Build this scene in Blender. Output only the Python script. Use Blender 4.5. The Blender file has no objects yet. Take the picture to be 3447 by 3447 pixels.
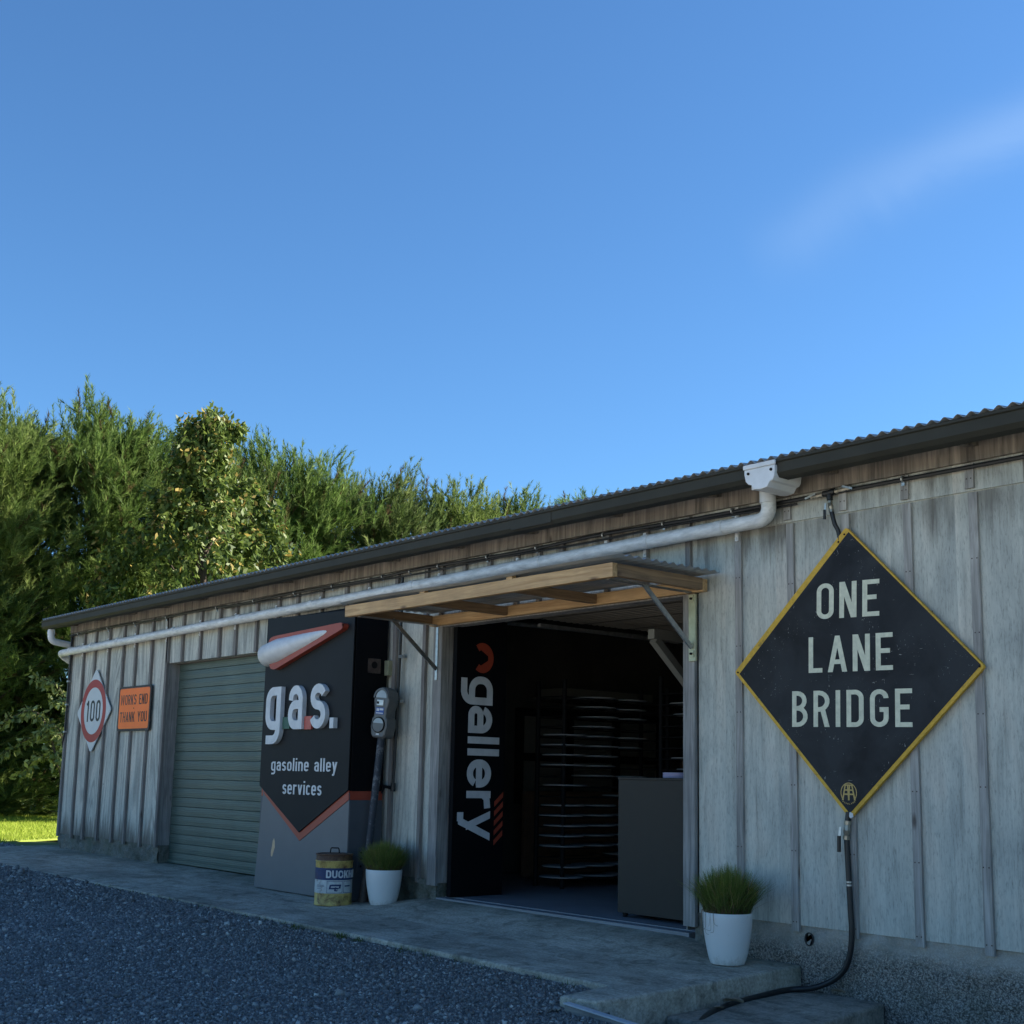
import bpy, math, random
import numpy as np
from mathutils import Vector, Matrix

random.seed(7)
rng = np.random.default_rng(7)
SC = bpy.context.scene
COL = SC.collection

# ------------------------------------------------------------------ camera, sky, sun, exposure
# origin = camera eye; x runs along the shed wall (to the right), y into the building, z up; wall face is y = 0
cam_d = bpy.data.cameras.new("camera")
cam = bpy.data.objects.new("camera", cam_d); COL.objects.link(cam)
right = Vector((0.64633015, 0.76277611, 0.02073495))
up = Vector((0.10658092, -0.11715063, 0.98737847))
fwd = Vector((-0.75557782, 0.63596253, 0.15701536))
M = Matrix((right, up, -fwd)).transposed().to_4x4()
M.translation = Vector((0, -6.2262, 0))
cam.matrix_world = M
cam_d.sensor_width = 36; cam_d.sensor_fit = 'HORIZONTAL'
cam_d.lens = 44.386
cam_d.shift_y = 0.0638
cam_d.clip_start = 0.05; cam_d.clip_end = 3000
SC.camera = cam

SUN = Vector((0.72, 1.28, 1.0)).normalized()          # direction towards the sun
SUN_EL = math.asin(SUN.z); SUN_AZ = math.atan2(SUN.x, SUN.y)
world = bpy.data.worlds.new("World"); SC.world = world; world.use_nodes = True
wn = world.node_tree; wn.nodes.clear()
wo = wn.nodes.new("ShaderNodeOutputWorld"); bg = wn.nodes.new("ShaderNodeBackground")
sky = wn.nodes.new("ShaderNodeTexSky"); sky.sky_type = 'NISHITA'; sky.sun_disc = False
sky.sun_elevation = SUN_EL; sky.sun_rotation = SUN_AZ
sky.air_density = 1.0; sky.dust_density = 0.1; sky.ozone_density = 4.0; sky.altitude = 50
bg.inputs["Strength"].default_value = 0.067
# sky colour as a phone camera balances it, and one faint streak of high cirrus fixed in the dome
def wnode(t, **kw):
    x = wn.nodes.new("ShaderNode" + t)
    for k, v in kw.items(): setattr(x, k, v)
    return x
tintn = wnode("MixRGB", blend_type='MULTIPLY'); tintn.inputs[0].default_value = 1.0; tintn.inputs[2].default_value = (0.555, 0.82, 0.99, 1)
wn.links.new(sky.outputs["Color"], tintn.inputs[1])
d0_ = Vector((-0.402, 0.7945, 0.4552)); d1_ = Vector((-0.5431, 0.7323, 0.4108)); nrm_ = d0_.cross(d1_).normalized()
tc = wnode("TexCoord")
def wdot(v):
    x = wnode("VectorMath", operation='DOT_PRODUCT'); x.inputs[1].default_value = v; wn.links.new(tc.outputs["Generated"], x.inputs[0]); return x.outputs["Value"]
def wmath(op, a, b=0.0, clamp=False):
    x = wnode("Math", operation=op); x.use_clamp = clamp
    for i, v in ((0, a), (1, b)):
        if hasattr(v, "is_output"): wn.links.new(v, x.inputs[i])
        else: x.inputs[i].default_value = v
    return x.outputs[0]
cn = wnode("TexNoise"); cn.inputs["Scale"].default_value = 5.0; cn.inputs["Detail"].default_value = 6; cn.inputs["Roughness"].default_value = 0.6; cn.inputs["Distortion"].default_value = 0.6
wn.links.new(tc.outputs["Generated"], cn.inputs["Vector"])
across = wmath('DIVIDE', wmath('ADD', wdot(nrm_), wmath('MULTIPLY', wmath('SUBTRACT', cn.outputs["Fac"], 0.5), 0.05)), 0.022)
mask = wmath('POWER', 2.718, wmath('MULTIPLY', wmath('MULTIPLY', across, across), -1.0))
along = wmath('DIVIDE', wmath('SUBTRACT', wdot(d0_), 0.978), 0.026, True)
mask = wmath('MULTIPLY', wmath('MULTIPLY', mask, along), wmath('MULTIPLY', cn.outputs["Fac"], 0.25))
cm = wnode("MixRGB"); cm.inputs[2].default_value = (5.2, 6.2, 7.0, 1)
wn.links.new(mask, cm.inputs[0]); wn.links.new(tintn.outputs[0], cm.inputs[1]); wn.links.new(cm.outputs[0], bg.inputs["Color"])
wn.links.new(bg.outputs[0], wo.inputs["Surface"])

sun_d = bpy.data.lights.new("sun", 'SUN'); sun_d.energy = 5.0; sun_d.angle = math.radians(0.5); sun_d.color = (1.0, 0.93, 0.80)
sun = bpy.data.objects.new("sun", sun_d); COL.objects.link(sun)
sun.rotation_euler = (-SUN).to_track_quat('-Z', 'Y').to_euler(); sun.location = (5, 10, 12)

SC.view_settings.view_transform = 'Standard'; SC.view_settings.look = 'None'
SC.view_settings.exposure = 1.57; SC.view_settings.gamma = 1.0; SC.view_settings.use_curve_mapping = False
SC.cycles.use_denoising = True
SC.cycles.max_bounces = 6; SC.cycles.diffuse_bounces = 3; SC.cycles.transparent_max_bounces = 8

# ------------------------------------------------------------------ materials
def ntree(name):
    m = bpy.data.materials.new(name); m.use_nodes = True
    n = m.node_tree; b = n.nodes["Principled BSDF"]
    return m, n, b
def N(n, t, **kw):
    x = n.nodes.new("ShaderNode" + t)
    for k, v in kw.items(): setattr(x, k, v)
    return x
def coord(n, kind, scale=(1, 1, 1), rot=(0, 0, 0)):
    mpn = N(n, "Mapping"); mpn.inputs["Scale"].default_value = scale; mpn.inputs["Rotation"].default_value = rot
    if kind == 'Position':
        g = N(n, "NewGeometry"); n.links.new(g.outputs["Position"], mpn.inputs["Vector"])
    else:
        t = N(n, "TexCoord"); n.links.new(t.outputs[kind], mpn.inputs["Vector"])
    return mpn.outputs[0]
def noise(n, vec, scale, detail=4, rough=0.55, dist=0.0):
    x = N(n, "TexNoise"); x.inputs["Scale"].default_value = scale; x.inputs["Detail"].default_value = detail
    x.inputs["Roughness"].default_value = rough; x.inputs["Distortion"].default_value = dist
    n.links.new(vec, x.inputs["Vector"]); return x.outputs["Fac"]
def ramp(n, fac, stops, interp='LINEAR'):
    r = N(n, "ValToRGB"); cr = r.color_ramp; cr.interpolation = interp
    while len(cr.elements) < len(stops): cr.elements.new(0.5)
    for e, (p, c) in zip(cr.elements, stops):
        e.position = p; e.color = (*c, 1) if len(c) == 3 else c
    n.links.new(fac, r.inputs["Fac"]); return r.outputs["Color"]
def mix(n, fac, a, b, blend='MIX'):
    x = N(n, "MixRGB", blend_type=blend)
    for i, v in ((0, fac), (1, a), (2, b)):
        if hasattr(v, "is_output"): n.links.new(v, x.inputs[i])
        else: x.inputs[i].default_value = v if i == 0 else (*v, 1)
    return x.outputs[0]
def math_(n, op, a, b=0.0, c=0.0, clamp=False):
    x = N(n, "Math", operation=op); x.use_clamp = clamp
    for i, v in ((0, a), (1, b), (2, c)):
        if hasattr(v, "is_output"): n.links.new(v, x.inputs[i])
        else: x.inputs[i].default_value = v
    return x.outputs[0]
def bump(n, b, h, strength=0.3, dist=0.01):
    x = N(n, "Bump"); x.inputs["Strength"].default_value = strength; x.inputs["Distance"].default_value = dist
    n.links.new(h, x.inputs["Height"]); n.links.new(x.outputs[0], b.inputs["Normal"])
def sep(n, vec):
    s = N(n, "SeparateXYZ"); n.links.new(vec, s.inputs[0]); return s.outputs
def setc(n, b, col):
    if hasattr(col, "is_output"): n.links.new(col, b.inputs["Base Color"])
    else: b.inputs["Base Color"].default_value = (*col, 1)

def simple(name, c, rough=0.6, metal=0.0, var=0.25, scale=12, bmp=0.0, bscale=60, kind='Object', stretch=(1, 1, 1), spec=None):
    """plain surface with a little dirt mottling"""
    m, n, b = ntree(name)
    v = coord(n, kind, stretch)
    f = noise(n, v, scale, 6, 0.6)
    lo = tuple(x * (1 - var) for x in c); hi = tuple(min(1, x * (1 + var * .6)) for x in c)
    setc(n, b, ramp(n, f, [(0.3, lo), (0.7, hi)]))
    b.inputs["Roughness"].default_value = rough; b.inputs["Metallic"].default_value = metal
    if spec is not None: b.inputs["Specular IOR Level"].default_value = spec
    if bmp: bump(n, b, noise(n, v, bscale, 4), bmp, 0.01)
    return m

def wood(name, lo, hi, axis='x', rough=0.7, scale=1.0):
    m, n, b = ntree(name)
    st = {'x': (1.2, 22, 22), 'y': (22, 1.2, 22), 'z': (22, 22, 1.2)}[axis]
    v = coord(n, 'Object', tuple(s * scale for s in st))
    f = noise(n, v, 1.6, 6, 0.6, 1.2)
    v2 = coord(n, 'Object', (3, 3, 3)); f2 = noise(n, v2, 1.2, 3)
    st3 = {'x': (5, 14, 14), 'y': (14, 5, 14), 'z': (14, 14, 5)}[axis]
    vo = N(n, "TexVoronoi"); vo.inputs["Scale"].default_value = 0.42; n.links.new(coord(n, 'Object', st3), vo.inputs["Vector"])
    knot = ramp(n, vo.outputs["Distance"], [(0.04, (0.35, 0.3, 0.28)), (0.12, (1, 1, 1))])
    c = ramp(n, f, [(0.3, lo), (0.68, hi)])
    c = mix(n, 1.0, c, ramp(n, f2, [(0.3, (0.72, 0.72, 0.74)), (0.7, (1, 1, 1))]), 'MULTIPLY')
    c = mix(n, 1.0, c, knot, 'MULTIPLY')
    setc(n, b, c); b.inputs["Roughness"].default_value = rough
    bump(n, b, f, 0.25, 0.004)
    return m

def wall_mat():
    m, n, b = ntree("weathered_ply")
    g = N(n, "NewGeometry"); P = g.outputs["Position"]
    s = sep(n, P)
    # every sheet gets its own grain: shift by sheet number
    sheet = math_(n, 'FLOOR', math_(n, 'MULTIPLY', math_(n, 'ADD', s[0], 16.3 - 0.02), 1 / 0.408))
    cmb = N(n, "CombineXYZ"); n.links.new(math_(n, 'MULTIPLY', sheet, 3.37), cmb.inputs[1]); n.links.new(math_(n, 'MULTIPLY', sheet, 1.9), cmb.inputs[2])
    vs = N(n, "VectorMath", operation='ADD'); n.links.new(P, vs.inputs[0]); n.links.new(cmb.outputs[0], vs.inputs[1])
    def mapped(sc):
        mpn = N(n, "Mapping"); mpn.inputs["Scale"].default_value = sc; n.links.new(vs.outputs[0], mpn.inputs["Vector"]); return mpn.outputs[0]
    streak = noise(n, mapped((28, 28, 1.6)), 1.0, 8, 0.65, 0.3)
    fine = noise(n, mapped((120, 120, 22)), 1.0, 5, 0.7, 0.4)
    blotch = noise(n, mapped((3.2, 3.2, 1.3)), 1.0, 5, 0.6, 0.6)
    rn = noise(n, mapped((2.6, 2.6, 0.36)), 1.0, 1.2, 0.4)
    ring = math_(n, 'MULTIPLY_ADD', math_(n, 'SINE', math_(n, 'MULTIPLY', rn, 95.0)), 0.5, 0.5)
    base = ramp(n, streak, [(0.25, (0.33, 0.318, 0.29)), (0.45, (0.51, 0.495, 0.45)), (0.75, (0.62, 0.60, 0.545))])
    base = mix(n, 1.0, base, ramp(n, fine, [(0.30, (0.62, 0.62, 0.63)), (0.5, (1, 1, 1))]), 'MULTIPLY')
    base = mix(n, 1.0, base, ramp(n, blotch, [(0.3, (0.70, 0.74, 0.74)), (0.5, (0.95, 0.98, 0.95)), (0.7, (1.1, 1.06, 1.0))]), 'MULTIPLY')
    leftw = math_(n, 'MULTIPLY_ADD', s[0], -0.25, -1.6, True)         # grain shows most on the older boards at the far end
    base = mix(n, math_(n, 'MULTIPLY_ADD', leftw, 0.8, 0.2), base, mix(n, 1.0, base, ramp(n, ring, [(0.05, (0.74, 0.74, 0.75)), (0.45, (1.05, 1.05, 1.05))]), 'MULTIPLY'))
    # mould runs: below the eave board, below the sheet joint and above the bottom edge
    runs = noise(n, mapped((13, 13, 0.9)), 1.0, 6, 0.7)
    runs2 = noise(n, mapped((48, 48, 2.0)), 1.0, 4, 0.7)
    rr = math_(n, 'MULTIPLY_ADD', runs2, 0.5, math_(n, 'MULTIPLY', runs, 0.7))
    def band(z_edge, length, above):                                       # 1 at the edge, fading over length*noise
        d = math_(n, 'SUBTRACT', s[2], z_edge) if above else math_(n, 'SUBTRACT', z_edge, s[2])
        t = math_(n, 'DIVIDE', d, length)
        val = math_(n, 'SUBTRACT', math_(n, 'MULTIPLY', rr, 1.75), t, clamp=False)
        val = math_(n, 'MULTIPLY', math_(n, 'SUBTRACT', val, 0.42), 2.2, clamp=True)
        ok = math_(n, 'GREATER_THAN', d, 0.0)
        return math_(n, 'MULTIPLY', val, ok)
    lo_ = noise(n, mapped((5.5, 5.5, 0.2)), 1.0, 4, 0.6)
    irr = ramp(n, lo_, [(0.38, (0.15, 0.15, 0.15)), (0.62, (1, 1, 1))])
    st = math_(n, 'MAXIMUM', math_(n, 'MULTIPLY', irr, band(1.76, 0.26, False)), math_(n, 'MAXIMUM', math_(n, 'MULTIPLY', math_(n, 'MULTIPLY', irr, band(1.59, 0.36, False)), math_(n, 'GREATER_THAN', s[0], -5.5)), math_(n, 'MULTIPLY', band(-0.86, 0.50, True), math_(n, 'LESS_THAN', s[0], -8.0))))
    base = mix(n, math_(n, 'MULTIPLY', st, 0.80), base, (0.085, 0.072, 0.06))
    vo = N(n, "TexVoronoi"); vo.inputs["Scale"].default_value = 3.1; n.links.new(mapped((1, 1, 0.8)), vo.inputs["Vector"])
    base = mix(n, ramp(n, vo.outputs["Distance"], [(0.02, (0.8, 0.8, 0.8)), (0.03, (0, 0, 0))]), base, (0.06, 0.055, 0.05))
    setc(n, b, base); b.inputs["Roughness"].default_value = 0.85; b.inputs["Specular IOR Level"].default_value = 0.2
    bump(n, b, math_(n, 'ADD', streak, math_(n, 'MULTIPLY', fine, 0.6)), 0.25, 0.004)
    return m

def concrete_mat(name, lo, hi, moss=True):
    m, n, b = ntree(name)
    g = N(n, "NewGeometry"); P = g.outputs["Position"]; s = sep(n, P)
    a = noise(n, coord(n, 'Position', (0.9, 1.6, 1)), 1.4, 6, 0.62, 0.4)
    f = noise(n, coord(n, 'Position'), 55, 5, 0.75)
    w = noise(n, coord(n, 'Position', (2.2, 14, 6)), 1.3, 4, 0.6, 0.8)
    c = ramp(n, a, [(0.28, lo), (0.72, hi)])
    c = mix(n, 1.0, c, ramp(n, f, [(0.3, (0.55, 0.55, 0.55)), (0.6, (1.10, 1.10, 1.10))]), 'MULTIPLY')
    bl = noise(n, coord(n, 'Position', (1, 1, 1)), 5.5, 5, 0.7, 1.0)
    c = mix(n, 1.0, c, ramp(n, bl, [(0.36, (0.62, 0.62, 0.60)), (0.5, (1.0, 1.0, 1.0))]), 'MULTIPLY')
    c = mix(n, 1.0, c, ramp(n, w, [(0.3, (0.78, 0.78, 0.78)), (0.6, (1.05, 1.05, 1.05))]), 'MULTIPLY')
    if moss:
        k = noise(n, coord(n, 'Position'), 2.6, 5, 0.6)
        d = math_(n, 'MULTIPLY_ADD', s[1], 2.3, 0.75, True)                 # towards the wall
        mm = math_(n, 'MULTIPLY', math_(n, 'MULTIPLY', math_(n, 'SUBTRACT', k, 0.30), 2.6, clamp=True), d)
        c = mix(n, math_(n, 'MULTIPLY', mm, 0.75), c, (0.055, 0.075, 0.035))
    setc(n, b, c); b.inputs["Roughness"].default_value = 0.9; b.inputs["Specular IOR Level"].default_value = 0.25
    bump(n, b, math_(n, 'ADD', f, w), 0.5, 0.006)
    return m

def roughcast_mat():
    m, n, b = ntree("roughcast")
    g = N(n, "NewGeometry"); P = g.outputs["Position"]; s = sep(n, P)
    vo = N(n, "TexVoronoi"); vo.inputs["Scale"].default_value = 105; vo.inputs["Randomness"].default_value = 1
    dn = N(n, "TexNoise"); dn.inputs["Scale"].default_value = 40; n.links.new(coord(n, 'Position'), dn.inputs["Vector"])
    dv_ = N(n, "VectorMath", operation='MULTIPLY_ADD'); n.links.new(dn.outputs["Color"], dv_.inputs[0]); dv_.inputs[1].default_value = (.03, .03, .03); n.links.new(coord(n, 'Position'), dv_.inputs[2])
    n.links.new(dv_.outputs[0], vo.inputs["Vector"])
    f = noise(n, coord(n, 'Position'), 70, 4, 0.7); a = noise(n, coord(n, 'Position'), 4, 5, 0.6)
    peb = ramp(n, vo.outputs["Distance"], [(0.15, (0.50, 0.455, 0.395)), (0.45, (0.33, 0.30, 0.265)), (0.72, (0.13, 0.12, 0.108))])
    peb = mix(n, 1.0, peb, ramp(n, f, [(0.36, (0.45, 0.45, 0.45)), (0.58, (1.12, 1.12, 1.12))]), 'MULTIPLY')
    smooth = ramp(n, a, [(0.3, (0.30, 0.28, 0.245)), (0.7, (0.48, 0.44, 0.375))])
    # the smooth rendered top band ends in a ragged line
    edge = math_(n, 'MULTIPLY_ADD', a, 0.22, -1.095)
    top = math_(n, 'MULTIPLY', math_(n, 'SUBTRACT', s[2], edge), 9, clamp=True)
    top = math_(n, 'MULTIPLY', top, math_(n, 'GREATER_THAN', s[0], -5.3))
    c = mix(n, math_(n, 'MULTIPLY', top, .8), peb, smooth)
    k = noise(n, coord(n, 'Position'), 3.5, 4)
    mo = math_(n, 'MULTIPLY', math_(n, 'MULTIPLY', math_(n, 'SUBTRACT', k, 0.5), 5, clamp=True), 0.4)
    c = mix(n, mo, c, (0.06, 0.07, 0.04))
    setc(n, b, c); b.inputs["Roughness"].default_value = 0.95
    hgt = math_(n, 'MULTIPLY', math_(n, 'SUBTRACT', 1.0, vo.outputs["Distance"]), math_(n, 'SUBTRACT', 1.15, top))
    bump(n, b, math_(n, 'ADD', hgt, math_(n, 'MULTIPLY', f, 0.4)), 0.8, 0.012)
    return m

def island_mat(name, stops, rough=0.8, transl=0.0, attr=None, spec=0.2):
    """colour differs from piece to piece (stones, blades, leaves)"""
    m, n, b = ntree(name)
    if attr:
        a = N(n, "Attribute"); a.attribute_name = attr; col = a.outputs["Color"]
        g = N(n, "NewGeometry")
        col = mix(n, 1.0, col, ramp(n, g.outputs["Random Per Island"], [(0.0, (0.75, 0.75, 0.75)), (1.0, (1.25, 1.25, 1.2))]), 'MULTIPLY')
    else:
        g = N(n, "NewGeometry"); col = ramp(n, g.outputs["Random Per Island"], stops)
    if name == 'she_oak_needles':
        oi = N(n, 'ObjectInfo'); col = mix(n, 1.0, col, ramp(n, oi.outputs['Random'], [(0.0, (0.85, 0.95, 0.8)), (0.35, (1.0, 1.0, 1.0)), (0.7, (1.12, 1.0, 0.95)), (1.0, (0.9, 0.85, 1.1))]), 'MULTIPLY')
    setc(n, b, col); b.inputs["Roughness"].default_value = rough; b.inputs["Specular IOR Level"].default_value = spec
    if transl:
        t = N(n, "BsdfTranslucent"); n.links.new(col, t.inputs["Color"])
        ms = N(n, "MixShader"); ms.inputs[0].default_value = transl
        out = n.nodes["Material Output"]
        n.links.new(b.outputs[0], ms.inputs[1]); n.links.new(t.outputs[0], ms.inputs[2]); n.links.new(ms.outputs[0], out.inputs["Surface"])
    return m

def sign_black():
    m, n, b = ntree("scratched_black_paint")
    v = coord(n, 'Object')
    a = noise(n, v, 2.2, 5, 0.6, 0.5)
    c = ramp(n, a, [(0.38, (0.009, 0.009, 0.011)), (0.60, (0.026, 0.028, 0.031))])
    cl = noise(n, v, 4.5, 3)
    sc = math_(n, 'MULTIPLY', math_(n, 'GREATER_THAN', noise(n, coord(n, 'Object', (34, 34, 20), (0, .5, 0)), 2.0, 2, .6, 1.5), 0.70), math_(n, 'GREATER_THAN', cl, 0.50))
    sc2 = math_(n, 'MULTIPLY', math_(n, 'GREATER_THAN', noise(n, coord(n, 'Object', (5, 5, 70), (0, -0.9, 0)), 1.6, 2, .6, .6), 0.735), math_(n, 'GREATER_THAN', noise(n, v, 6.5, 3), 0.50))
    c = mix(n, math_(n, 'MULTIPLY', math_(n, 'MAXIMUM', sc, sc2), 0.8), c, (0.30, 0.29, 0.27))
    setc(n, b, c); b.inputs["Roughness"].default_value = 0.6; b.inputs["Specular IOR Level"].default_value = 0.25
    return m

def rusty(name, paint, amount=0.5, rust=(0.10, 0.035, 0.012)):
    m, n, b = ntree(name)
    v = coord(n, 'Object'); f = noise(n, v, 9, 7, 0.7, 0.4); f2 = noise(n, v, 38, 5, 0.7)
    k = math_(n, 'ADD', math_(n, 'MULTIPLY', f, 0.75), math_(n, 'MULTIPLY', f2, 0.35))
    c = ramp(n, k, [(0.42 + 0.2 * (1 - amount), paint), (0.50 + 0.2 * (1 - amount), tuple(p * .55 + r * .45 for p, r in zip(paint, rust))), (0.60 + 0.2 * (1 - amount), rust)])
    c = mix(n, 1.0, c, ramp(n, f2, [(0.3, (0.75, 0.75, 0.75)), (0.6, (1.05, 1.05, 1.05))]), 'MULTIPLY')
    setc(n, b, c); b.inputs["Roughness"].default_value = 0.6
    bump(n, b, k, 0.2, 0.003)
    return m

MT = dict(
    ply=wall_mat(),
    batten_dark=wood("dark_batten", (0.13, 0.115, 0.105), (0.30, 0.275, 0.25), 'z', 0.85),
    batten=wood("weathered_batten", (0.22, 0.205, 0.185), (0.50, 0.475, 0.43), 'z', 0.85),
    frieze=wood("stained_frieze_ply", (0.075, 0.064, 0.053), (0.34, 0.29, 0.235), 'z', 0.8, 0.6),
    greywood=wood("grey_timber", (0.16, 0.155, 0.145), (0.38, 0.36, 0.335), 'z', 0.85),
    pine_x=wood("pine_beam", (0.40, 0.225, 0.09), (0.66, 0.43, 0.21), 'x', 0.65),
    pine_y=wood("pine_rafter", (0.18, 0.11, 0.06), (0.36, 0.23, 0.125), 'y', 0.7),
    concrete=concrete_mat("old_concrete", (0.28, 0.255, 0.205), (0.62, 0.56, 0.46)),
    step=concrete_mat("step_concrete", (0.20, 0.182, 0.15), (0.42, 0.38, 0.315), False),
    floor=simple("painted_floor", (0.20, 0.215, 0.24), 0.45, var=0.25, scale=2.5, kind='Position', bmp=0.05),
    roughcast=roughcast_mat(),
    gutter=simple("dark_bronze_gutter", (0.044, 0.042, 0.033), 0.6, var=0.15, scale=5, spec=.15),
    roof=simple("zinc_roof", (0.40, 0.41, 0.41), 0.38, 0.6, var=0.2, scale=3, kind='Position'),
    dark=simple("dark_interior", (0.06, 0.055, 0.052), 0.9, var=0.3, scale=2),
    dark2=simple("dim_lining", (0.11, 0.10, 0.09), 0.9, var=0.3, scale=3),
    pvc=simple("dirty_white_pvc", (0.68, 0.68, 0.665), 0.45, var=0.3, scale=9, stretch=(1, 4, 4)),
    pvc_clean=simple("white_pvc", (0.68, 0.69, 0.70), 0.4, var=0.12, scale=9),
    blackpipe=simple("black_poly_pipe", (0.012, 0.012, 0.013), 0.45, var=0.2),
    metal=simple("galvanised", (0.42, 0.43, 0.43), 0.4, 0.85, var=0.25, scale=25),
    brass=simple("dull_brass", (0.36, 0.33, 0.27), 0.4, 0.8, var=0.25, scale=30),
    zincplate=simple("zinc_passivated", (0.40, 0.40, 0.27), 0.45, 0.5, var=0.2, scale=14),
    rollergreen=None,
    kblack=simple("totem_black", (0.011, 0.012, 0.014), 0.6, var=0.25, scale=3, spec=.2),
    kgrey=simple("totem_grey", (0.115, 0.122, 0.135), 0.5, var=0.08, scale=4),
    kred=simple("totem_orange_red", (0.33, 0.052, 0.026), 0.5, var=0.1, scale=5),
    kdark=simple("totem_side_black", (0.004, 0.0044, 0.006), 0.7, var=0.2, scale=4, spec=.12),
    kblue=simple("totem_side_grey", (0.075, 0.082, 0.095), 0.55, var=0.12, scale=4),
    kwhite=simple("letter_white", (0.62, 0.63, 0.64), 0.45, var=0.14, scale=10),
    kgreen=simple("strip_green", (0.012, 0.085, 0.055), 0.5, var=0.2),
    kpink=simple("strip_coral", (0.50, 0.10, 0.075), 0.5, var=0.2),
    chip=simple("bare_timber_chip", (0.62, 0.44, 0.27), 0.8, var=0.15),
    signblack=sign_black(),
    signyellow=rusty("worn_yellow", (0.66, 0.38, 0.03), 0.12, (0.06, 0.035, 0.02)),
    signcream=simple("cream_lettering", (0.66, 0.64, 0.47), 0.5, var=0.18, scale=26),
    signgold=simple("gold_lettering", (0.50, 0.34, 0.10), 0.5, var=0.15, scale=30),
    signwhite=simple("reflective_white", (0.56, 0.58, 0.59), 0.4, var=0.06, scale=6),
    signred=simple("sign_red", (0.36, 0.014, 0.012), 0.45, var=0.12, scale=8),
    signink=simple("sign_black_ink", (0.012, 0.012, 0.015), 0.5, var=0.1),
    orange=simple("sign_orange", (1.0, 0.17, 0.0), 0.45, var=0.06, scale=6),
    signframe=rusty("sign_frame_black", (0.016, 0.016, 0.017), 0.25, (0.12, 0.10, 0.09)),
    potwhite=simple("white_pot", (0.66, 0.67, 0.68), 0.35, var=0.07, scale=14),
    soil=simple("potting_soil", (0.035, 0.026, 0.018), 0.95, bmp=0.8),
    drumyellow=rusty("drum_yellow", (0.62, 0.44, 0.13), 0.55),
    drumlid=rusty("drum_rust", (0.22, 0.13, 0.06), 0.95, (0.075, 0.028, 0.014)),
    drumblue=rusty("drum_blue", (0.018, 0.035, 0.115), 0.1),
    drumwhite=rusty("drum_white", (0.52, 0.54, 0.53), 0.25),
    meter=simple("meter_grey", (0.105, 0.11, 0.112), 0.45, 0.2, var=0.15, scale=14),
    meterpole=rusty("meter_pole_paint", (0.020, 0.028, 0.042), 0.30, (0.30, 0.31, 0.32)),
    rustpole=rusty("rusty_foot", (0.10, 0.075, 0.065), 0.7, (0.05, 0.03, 0.025)),
    glass=simple("meter_window", (0.34, 0.37, 0.39), 0.15, var=0.1),
    labelblue=simple("blue_label", (0.03, 0.09, 0.33), 0.5, var=0.2, scale=40),
    counter=simple("counter_charcoal", (0.036, 0.031, 0.025), 0.6, var=0.06, spec=.25),
    rack=simple("rack_black", (0.008, 0.008, 0.009), 0.7, var=0.2, spec=.15),
    disc=simple("disc_white", (0.34, 0.34, 0.345), 0.6, var=0.12, scale=9),
    paper=simple("lilac_white_paper", (0.66, 0.62, 0.76), 0.6, var=0.05),
    card=simple("brown_card", (0.16, 0.085, 0.05), 0.8, var=0.2),
    cream=simple("cream_board", (0.17, 0.155, 0.13), 0.7, var=0.1),
    bark=simple("bark", (0.075, 0.055, 0.04), 0.95, var=0.4, scale=9, bmp=0.6, bscale=20, stretch=(3, 3, 0.6)),
    deadleaf=simple("dry_leaf", (0.24, 0.185, 0.13), 0.9, var=0.3, scale=20),
    timber_edge=wood("edging_timber", (0.14, 0.135, 0.125), (0.30, 0.29, 0.27), 'x', 0.85),
    timber_white=simple("pale_strip", (0.45, 0.47, 0.50), 0.6, var=0.15, scale=8),
)
def pot_mat():
    m, n, b = ntree("scuffed_white_pot"); v = coord(n, 'Object'); s = sep(n, v)
    f = noise(n, coord(n, 'Object', (1, 1, .5)), 22, 6, .7); g = noise(n, v, 70, 3)
    k = math_(n, 'SUBTRACT', math_(n, 'MULTIPLY', f, 1.3), math_(n, 'MULTIPLY_ADD', s[2], 5.0, .45), 0, True)
    c = mix(n, math_(n, 'MULTIPLY', k, 1.6, 0, True), (0.68, 0.67, 0.65), (0.20, 0.18, 0.13))
    c = mix(n, ramp(n, g, [(0.70, (0, 0, 0)), (0.74, (.7, .7, .7))]), c, (0.30, 0.30, 0.28))
    setc(n, b, c); b.inputs["Roughness"].default_value = .38; return m
MT['potwhite'] = pot_mat()
def roller_mat():
    m, n, b = ntree("green_woodgrain_roller")
    v = coord(n, 'Position', (1, 1, 1)); a = noise(n, v, 2.0, 4)
    w = N(n, "TexWave", wave_type='BANDS', bands_direction='Z'); w.inputs["Scale"].default_value = 9; w.inputs["Distortion"].default_value = 9
    w.inputs["Detail"].default_value = 2; w.inputs["Detail Scale"].default_value = 0.8; n.links.new(coord(n, 'Position', (0.35, 1, 1.6)), w.inputs["Vector"])
    c = ramp(n, a, [(0.3, (0.058, 0.088, 0.074)), (0.7, (0.098, 0.135, 0.112))])
    c = mix(n, 1.0, c, ramp(n, w.outputs["Fac"], [(0.15, (0.7, 0.7, 0.7)), (0.5, (1.05, 1.05, 1.05))]), 'MULTIPLY')
    setc(n, b, c); b.inputs["Roughness"].default_value = 0.5
    bump(n, b, w.outputs["Fac"], 0.15, 0.003); return m
MT['rollergreen'] = roller_mat()
MT['stone'] = island_mat("crushed_stone", [(0.0, (0.12, 0.115, 0.11)), (0.45, (0.18, 0.172, 0.164)), (0.82, (0.26, 0.248, 0.232)), (0.95, (0.37, 0.353, 0.325)), (1.0, (0.55, 0.52, 0.47))], 0.75)
MT['gravelbed'] = simple("gravel_bed", (0.14, 0.134, 0.127), 0.95, var=0.6, scale=60, kind='Position', bmp=1.0, bscale=90)
MT['needle'] = island_mat("she_oak_needles", None, 0.6, 0.45, 'tint')
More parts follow.
